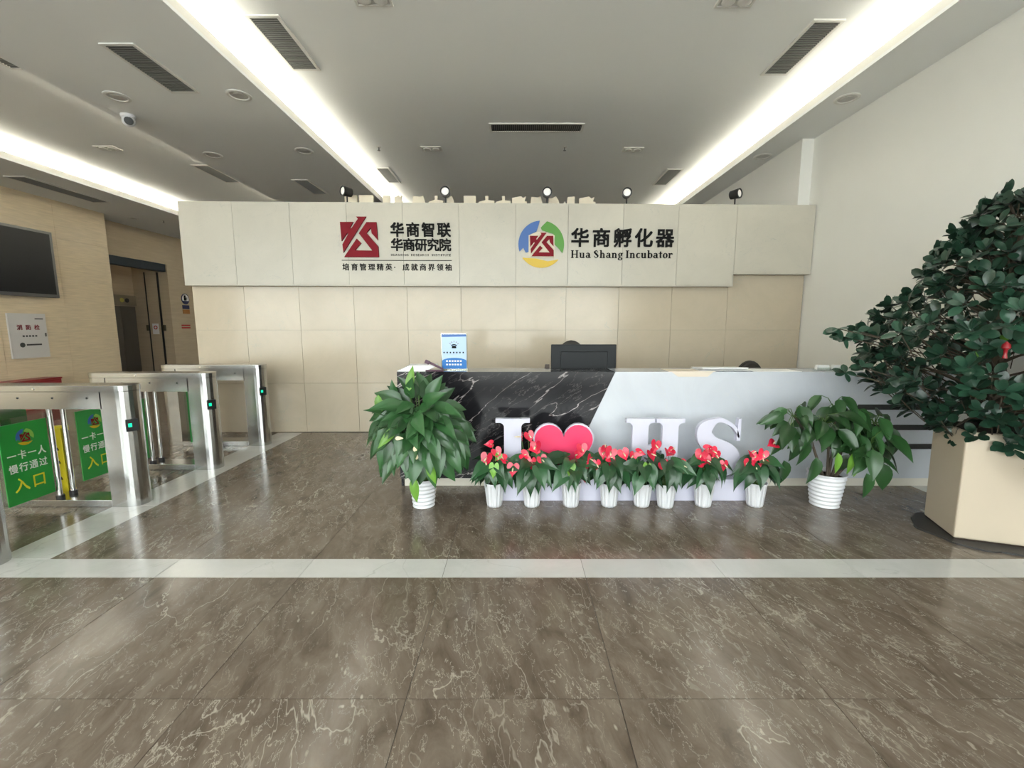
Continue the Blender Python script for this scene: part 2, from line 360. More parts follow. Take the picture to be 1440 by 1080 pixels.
B(-0.16, -0.03, 0.01, 0.16, 0, 2.98).build('door_leaf', M_trav_shade, d2)
for x in (-0.19, 0.16):
    B(x, -0.035, 0.01, x + 0.035, 0, 2.98).build('door_edge_strip', M_dark, d2)
for x in (-0.25, 0.21):
    B(x, -0.05, 1.36, x + 0.06, 0, 1.52).build('lock_plate', mat('brass_plate', (0.09, 0.085, 0.05), 0.4, 0.5), d2)
st = B(-0.09, -0.034, 1.26, 0.09, -0.03, 1.56).build('door_sticker', M_paper, d2)
mb = MB()
for p in ringp(0, 1.45, 0.055, 0.055, 0.025, 0.025): mb.prism(p, 0.0345, 0.036, FRONT)
mb.build('red_ring_print', mat('print_red', (0.45, 0.02, 0.02), 0.5), st)
# small wall signs beside the lift
fs = thing('floor_sign', 'round blue and white floor number sign on lift lobby wall', 'sign', (-9.795, 13.33, 2.28))
MB().lathe([(0.155, 0), (0.155, 0.012)], 40, SIDE).build('disc', mat('sign_navy', (0.015, 0.02, 0.09), 0.4), fs)
MB().prism([(0.132 * math.cos(a), 0.132 * math.sin(a)) for a in [math.radians(-25 + 230 * i / 24) for i in range(25)]], 0.012, 0.014, SIDE).build('white_field', M_paper, fs)
mb = MB(); put_char(mb, '1', -0.05, -0.04, 0.045, 0.14, 0.002, SIDE, 0.03, 0.014, True); put_char(mb, 'F', 0.02, -0.04, 0.05, 0.08, 0.002, SIDE, 0.02, 0.014, True)
mb.build('lettering', M_ink, fs)
tag(B(-9.8, 13.2, 1.99, -9.79, 13.47, 2.1).build('notice_plate', MATS['sign_navy']), 'small navy plate under the round floor sign', 'sign')
tag(B(-9.8, 13.2, 1.85, -9.79, 13.47, 1.97).build('notice_plate', mat('orange_plate', (0.40, 0.16, 0.03), 0.5)), 'small orange plate below the navy plate', 'sign')
rp = thing('notice_strip', 'pair of thin red text strips on the lift lobby wall', 'sign', (-9.8, 13.27, 1.42))
for z in (0.0, 0.07): B(0, -0.17, z, 0.006, 0.17, z + 0.04).build('red_strip', mat('print_red', (0.45, 0.02, 0.02), 0.5), rp)

# logo wall (partition): core, lower panels and projecting header panels
AW = math.atan2(0.18, 8.42)
wb = sroot('wall_back', (-4.41, 6.15, 0), AW)
WLEN = 8.41
B(0.01, 0.02, 0, WLEN, 0.16, 3.05).build('wall_core', M_joint, wb)
B(0.02, -0.11, 2.05, 7.33, 0.02, 3.08).build('header_core', M_joint, wb)
B(7.33, -0.11, 2.215, WLEN - 0.01, 0.02, 3.08).build('header_core', M_joint, wb)
hx = [0.0, 0.69, 1.43, 2.17, 2.90, 3.64, 4.39, 5.09, 5.825, 6.565, 7.35, WLEN]
for a, b in zip(hx[:-1], hx[1:]):
    z0 = 2.205 if a > 7 else 2.04
    B(a + .002, -0.13, z0, b - .002, -0.11, 3.10).build('header_panel', M_head, wb)
    for c, d in ((0.0, 0.70), (0.70, 1.44), (1.44, 2.2 if a > 7 else 2.06)):
        B(max(a, 0.0) + .002, 0.0, c + .002, b - .002, 0.02, d - .002).build('stone_panel', M_wallm, wb)
B(0.0, -0.13, 2.03, 7.35, 0.0, 2.045).build('header_underside', M_head, wb)
B(7.35, -0.13, 2.195, WLEN, 0.0, 2.21).build('header_underside', M_head, wb)
B(7.335, -0.13, 2.04, 7.35, 0.0, 2.205).build('header_step', M_head, wb)
B(0.0, -0.128, 3.085, WLEN, 0.16, 3.10).build('header_top', M_head, wb)
B(-0.0, -0.11, 2.045, 0.02, 0.16, 3.085).build('header_end', M_head, wb)
B(-0.0, 0.02, 0.0, 0.012, 0.16, 2.045).build('wall_end', M_wallm, wb)
def on_header(x, z, n=0.0):       # world point on the header face at world x
    return Vector((x, 6.15 + (x + 4.41) * math.tan(AW) - 0.13 / math.cos(AW) - n, z))

# ceiling: two raised trays, three soffits, cove lips and LED strips
ce = sroot('ceiling')
ZS, ZU = 4.0, 4.28
for x0, x1 in ((-2.98, 3.66), (-7.98, -4.63)):
    B(x0, YF, ZU, x1, YB, ZU + 0.05).build('raised_tray', M_ceil, ce)
for x0, x1 in ((3.43, XR + 0.05), (-4.86, -2.75), (-11.4, -7.75)):
    B(x0, YF, ZS, x1, YB, ZS + 0.03).build('soffit', M_ceil, ce)
for x, sgn in ((3.43, 1), (-2.75, -1), (-4.86, 1), (-7.75, -1)):
    a, b = sorted((x, x + 0.03 * sgn)); B(a, YF, ZS + 0.0301, b, YB, ZS + 0.11).build('cove_lip', M_lip, ce)
    a, b = sorted((x + 0.23 * sgn, x + 0.26 * sgn)); B(a, YF, ZS + 0.03, b, YB, ZU + 0.05).build('cove_back', M_lip, ce)
    a, b = sorted((x + 0.09 * sgn, x + 0.13 * sgn)); B(a, YF + 0.1, ZS + 0.075, b, YB - 0.2, ZS + 0.09).build('led_strip', M_led, ce); B(a, YF + 0.1, ZS + 0.03, b, YB - 0.2, ZS + 0.0749).build('led_rail', M_lip, ce)

# glazed front behind the photographer
M_alu = mat('grey_aluminium', (0.25, 0.26, 0.27), 0.4, 0.6)
ws = [XL, -6.6, -3.95, -1.3, 1.35, XR]
for i, (a, b) in enumerate(zip(ws[:-1], ws[1:])):
    w = sroot('window_%d' % (i + 1), ((a + b) / 2, YF, 0)); h = (b - a) / 2
    fr = MB()
    for x0, x1 in ((-h, -h + 0.05), (h - 0.05, h)): fr.box(x0, -0.06, 0, x1, 0.06, 4.28)
    for z0, z1 in ((0, 0.08), (2.6, 2.68), (4.2, 4.28)): fr.box(-h + 0.05, -0.06, z0, h - 0.05, 0.06, z1)
    fr.build('window_frame', M_alu, w)
    for z0, z1 in ((0.08, 2.6), (2.68, 4.2)): B(-h + 0.05, -0.006, z0, h - 0.05, 0.006, z1).build('pane', M_glass, w)
structure(B(-40, -60, -0.2, 40, YF, -0.12).build('ground', mat('pavement', (0.58, 0.57, 0.55), 0.8, grain=0.1, gscale=0.6)))

# ---------------------------------------------------------------- RECEPTION DESK
YD, ZD = 4.01, 1.085
desk = thing('reception_desk', 'long reception desk, black veined marble left, white marble right', 'desk', (1.46, YD, 0))
def dT(): return T3(-1.46, 0, 0) @ FRONT
MB().prism([(-1.09, .085), (0.44, .085), (0.892, ZD), (-1.09, ZD)], -0.03, 0, dT()).build('black_marble_front', M_black, desk)
MB().prism([(0.442, .085), (XR - .01, .085), (XR - .01, ZD), (0.894, ZD)], -0.03, 0, dT()).build('white_marble_front', M_white, desk)
B(-2.53, 0.03, 0, 2.54, 0.06, 0.085).build('plinth', mat('plinth_cream', (0.66, 0.62, 0.54), 0.4), desk)
for z, x0 in ((0.735, 3.10), (0.545, 3.01), (0.365, 2.86)):
    MB().prism([(x0, z), (XR - .012, z), (XR - .012, z + .05), (x0 + .024, z + .05)], 0.0, 0.003, dT()).build('black_inlay_strip', M_dark, desk)
B(-2.55, 0.03, 0.0, -2.52, 0.78, ZD - .02).build('end_panel', M_black, desk)
B(-2.55, 0.03, ZD - .03, -0.57, 0.36, ZD).build('counter_top_black', M_black, desk)
B(-0.568, 0.03, ZD - .03, 2.54, 0.36, ZD).build('counter_top_white', M_white, desk)
B(-2.52, 0.30, 0.72, 2.54, 0.80, 0.75).build('work_top', mat('work_top', (0.55, 0.5, 0.42), 0.5), desk)
B(-2.52, 0.24, 0.0, 2.54, 0.27, ZD - .03).build('inner_panel', M_white, desk)

# things on the counter
ps = thing('paper_stack', 'stack of white papers at the left end of the counter', 'papers', (-0.95, YD + 0.15, ZD))
for i in range(7):
    o = B(-0.13, -0.09, 0, 0.13, 0.09, 0.007).build('sheet_bundle', M_paper, ps); o.location = (0.015 * i - .02, 0.004 * i, 0.0075 * i); o.rotation_euler = (0, 0, 0.03 * i)
pen = thing('purple_stapler', 'dark purple stapler lying beside the paper stack', 'stapler', (-0.75, YD + 0.06, ZD))
M_pur = mat('purple_plastic', (0.07, 0.02, 0.045), 0.35)
T = Matrix.Rotation(0.45, 4, 'Y')
MB().box(-0.09, -0.014, 0, 0.075, 0.014, 0.012).build('base', M_pur, pen, bevel=0.003)
MB().box(-0.08, -0.013, 0.0, 0.08, 0.013, 0.02, T3(-0.005, 0, 0.045) @ T).build('arm', M_pur, pen, bevel=0.004)
MB().box(-0.1, -0.016, -0.01, -0.055, 0.016, 0.022, T3(-0.005, 0, 0.045) @ T).build('cap', M_pur, pen, bevel=0.005)
# blue card in an acrylic stand
cs = thing('counter_card', 'blue and white card with telephone symbol in acrylic stand', 'sign', (-0.59, YD + 0.17, ZD))
B(-0.125, 0.004, 0.0, 0.125, 0.010, 0.345).build('acrylic_back', M_glass, cs)
B(-0.125, -0.04, 0.0, 0.125, 0.05, 0.006).build('stand_foot', M_glass, cs)
B(-0.115, -0.002, 0.012, 0.115, 0.003, 0.335).build('card', mat('card_pale_blue', (0.40, 0.54, 0.74), 0.5), cs)
mb = MB().prism([(-0.115, 0.31), (0.115, 0.315), (0.115, 0.335), (-0.115, 0.335)], 0.002, 0.003, FRONT); mb.build('blue_band', M_blue, cs)
mb = MB().prism([(-0.115, 0.012), (0.115, 0.012)] + [(0.115 * math.cos(a), 0.085 + 0.03 * math.sin(a)) for a in [PI * i / 16 for i in range(17)]], 0.002, 0.003, FRONT)
mb.build('blue_arch', mat('card_blue', (0.005, 0.14, 0.45), 0.5), cs)
mb = MB().prism([(-0.022, 0.205), (0.022, 0.205), (0.018, 0.228), (-0.018, 0.228)], 0.002, 0.0035, FRONT)
mb.prism(arcp(0, 0.222, 0.03, 0.022, 0.008, 0.010, 20, 160, 8), 0.002, 0.0035, FRONT)
mb.build('telephone_symbol', M_ink, cs)
mb = MB()
for i in range(5):
    a = math.radians(30 + 30 * i); mb.box(-0.002, 0.036, 0, 0.002, 0.050, 0.001, T3(0, -0.0022, 0.225) @ Matrix.Rotation(-(a - PI / 2), 4, 'Y') @ FRONT @ Matrix.Identity(4))
mb.build('ring_marks', M_red, cs)
mb = MB()
for i in range(7): mb.box(-0.095 + 0.03 * i - .006, 0.158, 0.002, -0.095 + 0.03 * i + .006, 0.172, 0.003, FRONT)
mb.build('text_row', M_ink, cs)
mb = MB()
for r in (0.045, 0.078):
    for i in range(6): mb.box(-0.07 + 0.026 * i - .007, r, 0.003, -0.07 + 0.026 * i + .009, r + .014, 0.004, FRONT)
mb.build('text_row', M_wtxt, cs)
# monitor seen from behind
mo = thing('computer_monitor', 'black computer monitor seen from behind above the desk', 'monitor', (0.665, 4.44, 0.75))
B(-0.325, -0.012, 0.17, 0.325, 0.018, 0.565).build('back_shell', mat('monitor_black', (0.010, 0.012, 0.014), 0.5, spec=0.25), mo, bevel=0.006)
B(-0.23, -0.03, 0.17, 0.235, -0.010, 0.495).build('rear_cover', MATS['monitor_black'], mo, bevel=0.004)
B(-0.31, 0.018, 0.185, 0.31, 0.021, 0.55).build('screen', M_screen, mo)
B(-0.03, -0.04, 0.0, 0.03, -0.012, 0.3).build('stand_post', M_dark, mo)
MB().lathe([(0.11, 0), (0.11, 0.01), (0.10, 0.014)], 32).build('stand_foot', M_dark, mo)
# office chairs behind the desk
def chair(x, y, top, wid, label):
    c = thing('office_chair', label, 'chair', (x, y, 0), 0.0, 'black office chairs behind the desk')
    MB().prism([(wid * math.cos(a), top - 0.28 + (0.28 if math.sin(a) > 0 else 0.22) * math.sin(a)) for a in [2 * PI * i / 28 for i in range(28)]], -0.05, 0.05, FRONT).build('backrest', mat('chair_fabric', (0.02, 0.016, 0.013), 0.6), c, bevel=0.03)
    B(-0.23, -0.5, 0.42, 0.23, -0.03, 0.50).build('seat', MATS['chair_fabric'], c, bevel=0.03)
    MB().tube([(0, -0.25, 0.08), (0, -0.25, 0.42)], 0.03).build('gas_lift', M_dark, c)
    MB().tube([(0, -0.15, 0.44), (0, 0.05, 0.48), (0, 0.07, top - .3)], 0.022).build('back_bracket', M_dark, c)
    for k in range(5):
        a = 2 * PI * k / 5; p = (0.27 * math.cos(a), -0.25 + 0.27 * math.sin(a))
        l = MB().tube([(0, -0.25, 0.10), (p[0], p[1], 0.065)], [0.025, 0.015]).build('leg', M_dark, c)
        MB().lathe([(0.027, -0.012), (0.027, 0.012)], 14, T3(p[0], p[1], 0.029) @ Matrix.Rotation(PI / 2, 4, 'X')).build('castor', M_dark, l)
chair(2.60, 4.95, 1.115, 0.17, 'black office chair, rounded top showing over the white counter')
chair(0.64, 5.25, 1.33, 0.19, 'black office chair hidden behind the monitor, only its top showing')
ph = thing('desk_phone', 'small dark brown desk phone peeking out left of the monitor', 'telephone', (0.27, 4.52, 0.75))
B(-0.09, -0.09, 0, 0.09, 0.09, 0.06).build('phone_body', mat('brown_plastic', (0.05, 0.028, 0.015), 0.4), ph, bevel=0.01)
B(-0.03, -0.11, 0.06, 0.03, 0.11, 0.10).build('handset', MATS['brown_plastic'], ph, bevel=0.012)
MB().prism([(-0.05, 0.06), (0.06, 0.06), (0.06, 0.36), (0.02, 0.36)], -0.02, 0.02, FRONT).build('phone_stand', MATS['brown_plastic'], ph)
# papers over the counter edge
def sheet(x0, x1, hang, z, y1, label, m):
    mb = MB(); y0 = YD - 0.004
    mb.box(x0, y0, z, x1, y1, z + 0.003)
    if hang: mb.prism([(x0 + 0.02, z), (x1 - .02, z), (x1 - .07, z - hang), (x0 + 0.08, z - hang)], -y0, -y0 + 0.002, FRONT)
    return tag(mb.build('paper_sheet', m), label, 'paper')
sheet(1.38, 1.80, 0.045, ZD + .001, YD + 0.25, 'cream folded paper hanging over the white counter edge', mat('cream_paper', (0.62, 0.55, 0.46), 0.7))
fo = thing('document_folder', 'white document folder lying open on the white counter', 'folder', (1.92, YD + 0.17, ZD + 0.005))
B(-0.24, -0.15, 0, 0.2, 0.12, 0.004).build('cover', M_paper, fo)
T = Matrix.Rotation(-0.06, 4, 'X')
MB().box(-0.22, -0.14, 0.006, 0.19, 0.11, 0.016, T).build('inner_pages', mat('grey_paper', (0.6, 0.6, 0.63), 0.7), fo)
MB().box(-0.23, -0.145, 0.018, 0.19, 0.115, 0.022, T).build('cover_flap', M_paper, fo)
sheet(2.15, 2.58, 0.0, ZD + .001, YD + 0.22, 'thin white sheet lying flat right of the folder', M_paper)
for x, lab in ((2.86, 'left white card tray at the right end of the counter'), (3.01, 'right white card tray at the right end of the counter')):
    t = thing('card_tray', lab, 'tray', (x, YD + 0.14, ZD), 0, 'card trays on the counter')
    B(-0.065, -0.04, 0, 0.065, 0.04, 0.008).build('tray_base', M_glass, t)
    MB().prism([(-0.06, 0.008), (0.06, 0.008), (0.052, 0.05), (-0.052, 0.05)], -0.02, 0.02, FRONT).build('card_stack', M_paper, t)
    B(-0.065, -0.034, 0.0, 0.065, -0.03, 0.03).build('front_lip', M_glass, t)

# ---------------------------------------------------------------- I (heart) HS sign on a low white base
sg = thing('letter_sign', 'white letters I H S with a pink heart on low base', 'sign', (0.95, 3.76, 0))
B(-1.16, -0.085, 0, 1.16, 0.10, 0.19).build('base', M_sgn, sg, bevel=0.004)
def sT(): return T3(-0.95, 0, 0) @ FRONT
def slab_I(x0, x1, s0, s1, z0, z1, t=0.035, r=0.04):
    P = []
    def q(cx, cy, a0, a1):
        for i in range(7):
            a = math.radians(a0 + (a1 - a0) * i / 6); P.append((cx + r * math.cos(a), cy + r * math.sin(a)))
    P += [(x0, z0), (x1, z0), (x1, z0 + t)]; q(s1 + r, z0 + t + r, 270, 180); q(s1 + r, z1 - t - r, 180, 90)
    P += [(x1, z1 - t), (x1, z1), (x0, z1), (x0, z1 - t)]; q(s0 - r, z1 - t - r, 90, 0); q(s0 - r, z0 + t + r, 360, 270); P.append((x0, z0 + t)); return P
MB().prism(slab_I(-0.184, 0.11, -0.111, 0.037, 0.19, 0.71), -0.02, 0.03, sT()).build('letter_i', M_sgn, sg)
mb = MB().prism(slab_I(0.938, 1.182, 0.992, 1.128, 0.19, 0.71), -0.02, 0.03, sT()).prism(slab_I(1.196, 1.44, 1.25, 1.386, 0.19, 0.71), -0.02, 0.03, sT())
mb.box(1.12, 0.43, -0.02, 1.26, 0.475, 0.029, sT()); mb.build('letter_h', M_sgn, sg)
def su(x, y): return (1.538 + 0.40 * x, 0.19 + 0.526 * y)
mb = MB().prism(ribbon([su(.93, .68), su(.80, .86), su(.48, .965), su(.19, .80), su(.30, .58), su(.72, .42), su(.82, .21), su(.50, .035), su(.20, .13), su(.05, .36)],
                       [.015, .03, .038, .125, .15, .15, .125, .038, .03, .015], 8), -0.02, 0.03, sT())
mb.prism([su(.88, .62), su(.96, .62), su(.96, .99), su(.90, .99)], -0.02, 0.03, sT()).prism([su(.03, .01), su(.09, .01), su(.10, .40), su(.03, .40)], -0.02, 0.03, sT())
mb.build('letter_s', M_sgn, sg)
def heart(cx, cz, sx, sz, n=48, tilt=0.0):
    P = []
    for i in range(n):
        t = 2 * PI * i / n; x = 16 * math.sin(t) ** 3 / 16; y = (13 * math.cos(t) - 5 * math.cos(2 * t) - 2 * math.cos(3 * t) - math.cos(4 * t)) / 14.5
        x *= sx; y *= sz; P.append((cx + x * math.cos(tilt) - y * math.sin(tilt), cz + x * math.sin(tilt) + y * math.cos(tilt)))
    return P
hb = MB().prism(heart(0.402, 0.465, 0.262, 0.246), -0.02, 0.02, sT()).build('heart_back', M_sgn, sg)
MB().prism(heart(0.402, 0.464, 0.250, 0.233), 0.02, 0.034, sT()).build('heart_face', M_pink, sg)

# ---------------------------------------------------------------- LOGOS on the header
l1 = thing('wall_logo', 'dark red square emblem with black Chinese lettering on header', 'logo', on_header(-1.6, 2.2), AW)
def hT(x0): return T3(-x0, 0, -2.2) @ FRONT
T = hT(-1.6)
for p in emb_polys(-2.318, 2.40, 0.488, 0.515): MB().prism(p, 0.0, 0.025, T).build('emblem_piece', M_red, l1)
line_chars('华商智联', -1.672, -0.872, 2.664, 0.185, 0.02, T, M_ink, l1, 0.022)
line_chars('华商研究院', -1.672, -0.872, 2.482, 0.165, 0.02, T, M_ink, l1, 0.018)
mb = MB(); s = 'HUASHANG RESEARCH INSTITUTE'; st = 0.80 / len(s)
for i, ch in enumerate(s):
    if ch != ' ': put_char(mb, ch, -1.672 + st * i + (.008 if ch == 'I' else 0), 2.418, st * (0.3 if ch == 'I' else 0.72), 0.028, 0.006, T, 0.0, 0, True)
mb.build('small_lettering', M_ink, l1)
MB().box(-2.325, 2.357, 0, -0.87, 2.365, 0.006, T).build('underline', M_ink, l1)
line_chars('培育管理精英·成就商界领袖', -2.322, -0.868, 2.228, 0.094, 0.008, T, M_ink, l1, 0.012)
l2 = thing('wall_logo', 'round tricolour emblem with black lettering right of the red logo', 'logo', on_header(1.05, 2.2), AW)
T = hT(1.05)
bl, gr, ye = ring_polys(0.323, 2.574, 0.305)
for nm, p, m in (('blue_swoosh', bl, M_blue), ('green_swoosh', gr, M_green), ('yellow_swoosh', ye, M_yell)): MB().prism(p, 0.0, 0.012, T).build(nm, m, l2)
MB().prism([(0.155, 2.405), (0.50, 2.405), (0.50, 2.69), (0.36, 2.735), (0.27, 2.735), (0.155, 2.69)], 0.0, 0.014, T).build('emblem_backing', M_foam, l2)
for p in emb_polys(0.17, 2.418, 0.32, 0.305): MB().prism(p, 0.014, 0.022, T).build('emblem_piece', M_red, l2)
line_chars('华商孵化器', 0.715, 2.105, 2.543, 0.245, 0.02, T, M_ink, l2, 0.02, cw=0.25)
s = 'Hua Shang Incubator'; tot = sum(SERIF[c][0] if c != ' ' else .2 for c in s); sc = 1.375 / tot; u = 0.722
for c in s:
    if c != ' ':
        mb = MB()
        for p in SERIF[c][1]: mb.prism([(u + x * sc * 0.95, 2.40 + y * sc * 0.98) for x, y in p], 0.0, 0.012, T)
        mb.build('letter', M_ink, l2)
        u += SERIF[c][0] * sc
    else: u += .2 * sc

# spotlights and foam letters on top of the wall
def spot(x, aim, tilt, label):
    p = on_header(x, 3.10); s = thing('spotlight', label, 'spotlight', (p.x, p.y + 0.09, 3.10), 0, 'spotlights on the logo wall')
    B(-0.07, -0.05, 0, 0.07, 0.05, 0.012).build('base_plate', M_dark, s)
    MB().tube([(0, 0, 0.012), (0, 0, 0.10)], 0.010).build('stem', M_dark, s)
    T = T3(0, 0, 0.155) @ Matrix.Rotation(aim, 4, 'Z') @ Matrix.Rotation(PI / 2 + tilt, 4, 'X')     # local +z looks at -y
    MB().lathe([(0.035, -0.07), (0.055, -0.06), (0.06, 0.0), (0.065, 0.05), (0.065, 0.065), (0.050, 0.066), (0.050, 0.05)], 24, T).build('lamp_head', M_dark, s, smooth=True)
    MB().lathe([(0.049, 0.05), (0.046, 0.058), (0.02, 0.062)], 24, T).build('lens', M_lens, s)
for x, aim, lab in ((-2.25, -0.65, 'black spotlight on wall top turned left, above the red emblem'), (-0.95, 0.05, 'black spotlight on wall top near the left lettering end'),
                    (0.40, 0.0, 'black spotlight on wall top above the round tricolour emblem'), (1.47, -0.15, 'black spotlight on wall top above the word Incubator'),
                    (2.94, 0.6, 'black spotlight on wall top turned right, nearest the pilaster')):
    spot(x, aim, 0.0, lab)
PX = [(486, 503, 0), (506, 526, 0), (539, 549, 0), (555, 566, 1), (578, 600, 2), (603, 623, 3), (628, 640, 4), (652, 669, 0), (673, 695, 3), (697, 718, 3), (720, 741, 1), (744, 765, 2), (771, 789, 4), (791, 813, 5), (815, 838, 1)]
PROF = [[(0, 0), (1, 0), (1, 1), (0, 1)], [(0, 0), (1, 0), (1, .55), (.85, .6), (.95, 1), (.75, .85), (.6, 1), (0, .85)], [(0, 0), (1, 0), (.78, 1), (.6, .9), (.15, .95), (.1, .4)],
        [(0, 0), (1, 0), (1, .6), (.62, .65), (.62, 1), (.42, 1), (.42, .65), (0, .5)], [(0, 0), (1, 0), (.8, .7), (.6, 1), (.2, .8), (.05, .95)], [(0, 0), (1, 0), (1, .3), (.8, .35), (.8, 1), (.35, .95), (.3, .3), (.15, .6), (0, .2)]]
for i, (a, b, k) in enumerate(PX):
    x0, x1 = (a - 727) * 0.009709, (b - 727) * 0.009709
    y = 6.15 + (x0 + 4.41) * math.tan(AW) + 0.13
    o = MB().prism([((u) * (x1 - x0), -0.0 + v * 0.155) for u, v in PROF[k]], -0.02, 0.02, FRONT).build('foam_letter', M_foam)
    o.location = (x0, y, 3.10); o.rotation_euler = (0, 0, AW)
    tag(o, 'cream foam character standing on the wall top, number %s from the left' % ['one', 'two', 'three', 'four', 'five', 'six', 'seven', 'eight', 'nine', 'ten', 'eleven', 'twelve', 'thirteen', 'fourteen', 'fifteen'][i], 'letter', 'cream foam characters on the wall top')

# ---------------------------------------------------------------- CEILING FITTINGS
def vent(x0, x1, y0, y1, z, label, n=None, along='x'):
    v = thing('ceiling_vent', label, 'vent', ((x0 + x1) / 2, (y0 + y1) / 2, z), 0, 'ceiling air vents')
    a, b = (x1 - x0) / 2, (y1 - y0) / 2; f = 0.03
    for q in ((-a - f, -b - f, a + f, -b), (-a - f, b, a + f, b + f), (-a - f, -b, -a, b), (a, -b, a + f, b)): B(q[0], q[1], -0.012, q[2], q[3], 0).build('frame_bar', M_frame, v)
    B(-a, -b, -0.003, a, b, 0).build('duct_back', M_slot, v)
    mb = MB()
    if along == 'x':
        k = int(2 * b / 0.028)
        for i in range(k):
            y = -b + (i + .5) * 2 * b / k; mb.box(-a, y - .004, -0.011, a, y + .004, -0.004)
    else:
        k = int(2 * a / 0.028)
        for i in range(k):
            x = -a + (i + .5) * 2 * a / k; mb.box(x - .004, -b, -0.011, x + .004, b, -0.004)
    stuff(mb.build('louvre_blades', M_slat, v))
vent(-2.43, -2.18, 4.43, 5.25, ZU, 'large louvred vent in central ceiling, left and nearest')
vent(2.745, 2.98, 4.49, 5.34, ZU, 'large louvred vent in central ceiling, right and nearest')
vent(-0.36, 0.91, 6.59, 6.81, ZU, 'long slot vent across the central ceiling', along='y')
vent(-2.49, -2.30, 8.33, 9.11, ZU, 'small far vent in central ceiling by the left cove')
vent(2.72, 2.95, 8.40, 9.25, ZU, 'small far vent in central ceiling by the right cove')
vent(-5.48, -5.20, 4.40, 5.23, ZU, 'vent in the left tray at the picture edge')
vent(-5.66, -5.40, 8.20, 9.10, ZU, 'far vent in the left tray half hidden by soffit')
vent(-3.70, -3.45, 4.35, 5.14, ZS, 'dark louvred vent in the grey middle soffit, nearest')
vent(-3.86, -3.63, 8.08, 8.87, ZS, 'far dark vent in the middle soffit above the wall')
vent(-8.62, -8.32, 7.90, 9.45, ZS, 'long vent in the left soffit above the television')
def downlight(x, y, z, label, r=0.125):
    d = thing('downlight', label, 'downlight', (x, y, z), 0, 'round recessed downlights')
    MB().lathe([(r, 0), (r, -0.006), (r - .012, -0.012), (r - .03, -0.010), (r - .035, -0.004), (r - .035, 0)], 32).build('trim_ring', M_frame, d, smooth=True)
    MB().lathe([(r - .036, -0.002), (0.06, -0.004), (0.058, -0.008), (0.02, -0.010)], 28).build('lamp_face', mat('lamp_off', (0.50, 0.49, 0.47), 0.4), d, smooth=True)
downlight(-4.40, 5.26, ZS, 'round downlight in middle soffit near the dome camera'); downlight(-3.04, 5.23, ZS, 'round downlight in middle soffit by the bright central cove')
downlight(-4.49, 6.95, ZS, 'far round downlight in the middle soffit, left'); downlight(-3.07, 6.79, ZS, 'far round downlight in the middle soffit, right')
downlight(3.66, 5.30, ZS, 'round downlight in the right soffit beside the white wall'); downlight(3.66, 7.0, ZS, 'far round downlight in right soffit above the pilaster')
downlight(-9.0, 10.85, ZS, 'small round downlight in left soffit outside the lift lobby', 0.10)
def twin(x, y, z, label):
    d = thing('twin_downlight', label, 'downlight', (x, y, z), 0, 'twin recessed lamps')
    for q in ((-.16, -.09, .16, -.07), (-.16, .07, .16, .09), (-.16, -.07, -.14, .07), (.14, -.07, .16, .07)): B(q[0], q[1], -0.012, q[2], q[3], 0).build('frame_bar', M_frame, d)
    B(-.14, -.07, -0.003, .14, .07, 0).build('back_plate', mat('lamp_off', (0.50, 0.49, 0.47), 0.4), d)
    for s in (-0.07, 0.07): MB().lathe([(0.055, -0.003), (0.058, -0.02), (0.045, -0.026), (0.02, -0.02)], 22, T3(s, 0, 0)).build('lamp', M_frame, d, smooth=True)
twin(1.89, 4.22, ZU, 'twin lamp fitting at the top edge right of centre'); twin(-1.24, 4.20, ZU, 'twin lamp fitting at the top edge left of centre')
twin(-1.35, 7.46, ZU, 'far twin lamp fitting above the left logo'); twin(1.84, 7.49, ZU, 'far twin lamp fitting above the right logo'); twin(-6.45, 7.43, ZU, 'twin lamp fitting in the left tray')
def sprinkler(x, y, z, label):
    s = thing('sprinkler', label, 'sprinkler', (x, y, z), 0, 'ceiling sprinklers')
    MB().lathe([(0.035, 0), (0.03, -0.006)], 16).build('escutcheon', M_frame, s)
    MB().tube([(0, 0, 0), (0, 0, -0.05)], 0.010).build('sprinkler_body', M_bezel, s)
    MB().lathe([(0.022, -0.05), (0.022, -0.054)], 16).build('deflector', M_bezel, s)
sprinkler(-2.17, 7.40, ZU, 'small sprinkler head near the left central cove'); sprinkler(0.75, 7.40, ZU, 'small sprinkler head behind the long slot vent')
sprinkler(3.36, 7.46, ZU, 'small sprinkler head in the glow of the right cove'); sprinkler(-8.47, 11.07, ZS, 'small sprinkler head in left soffit by the lift lobby')
cc = thing('dome_camera', 'white turret security camera on the middle soffit edge', 'security camera', (-4.66, 5.70, ZS))
MB().lathe([(0.075, 0), (0.075, -0.03), (0.06, -0.045)], 24).build('mount', M_wpl, cc, smooth=True)
T = T3(0, 0, -0.065) @ Matrix.Rotation(0.7, 4, 'Z') @ Matrix.Rotation(PI / 2 + 0.25, 4, 'X')
MB().lathe([(0.005, -0.068), (0.04, -0.055), (0.062, -0.025), (0.066, 0.01), (0.055, 0.04), (0.046, 0.048)], 24, T).build('eyeball', M_wpl, cc, smooth=True)
MB().lathe([(0.046, 0.047), (0.042, 0.056), (0.01, 0.06)], 24, T).build('lens', M_dark, cc, smooth=True)

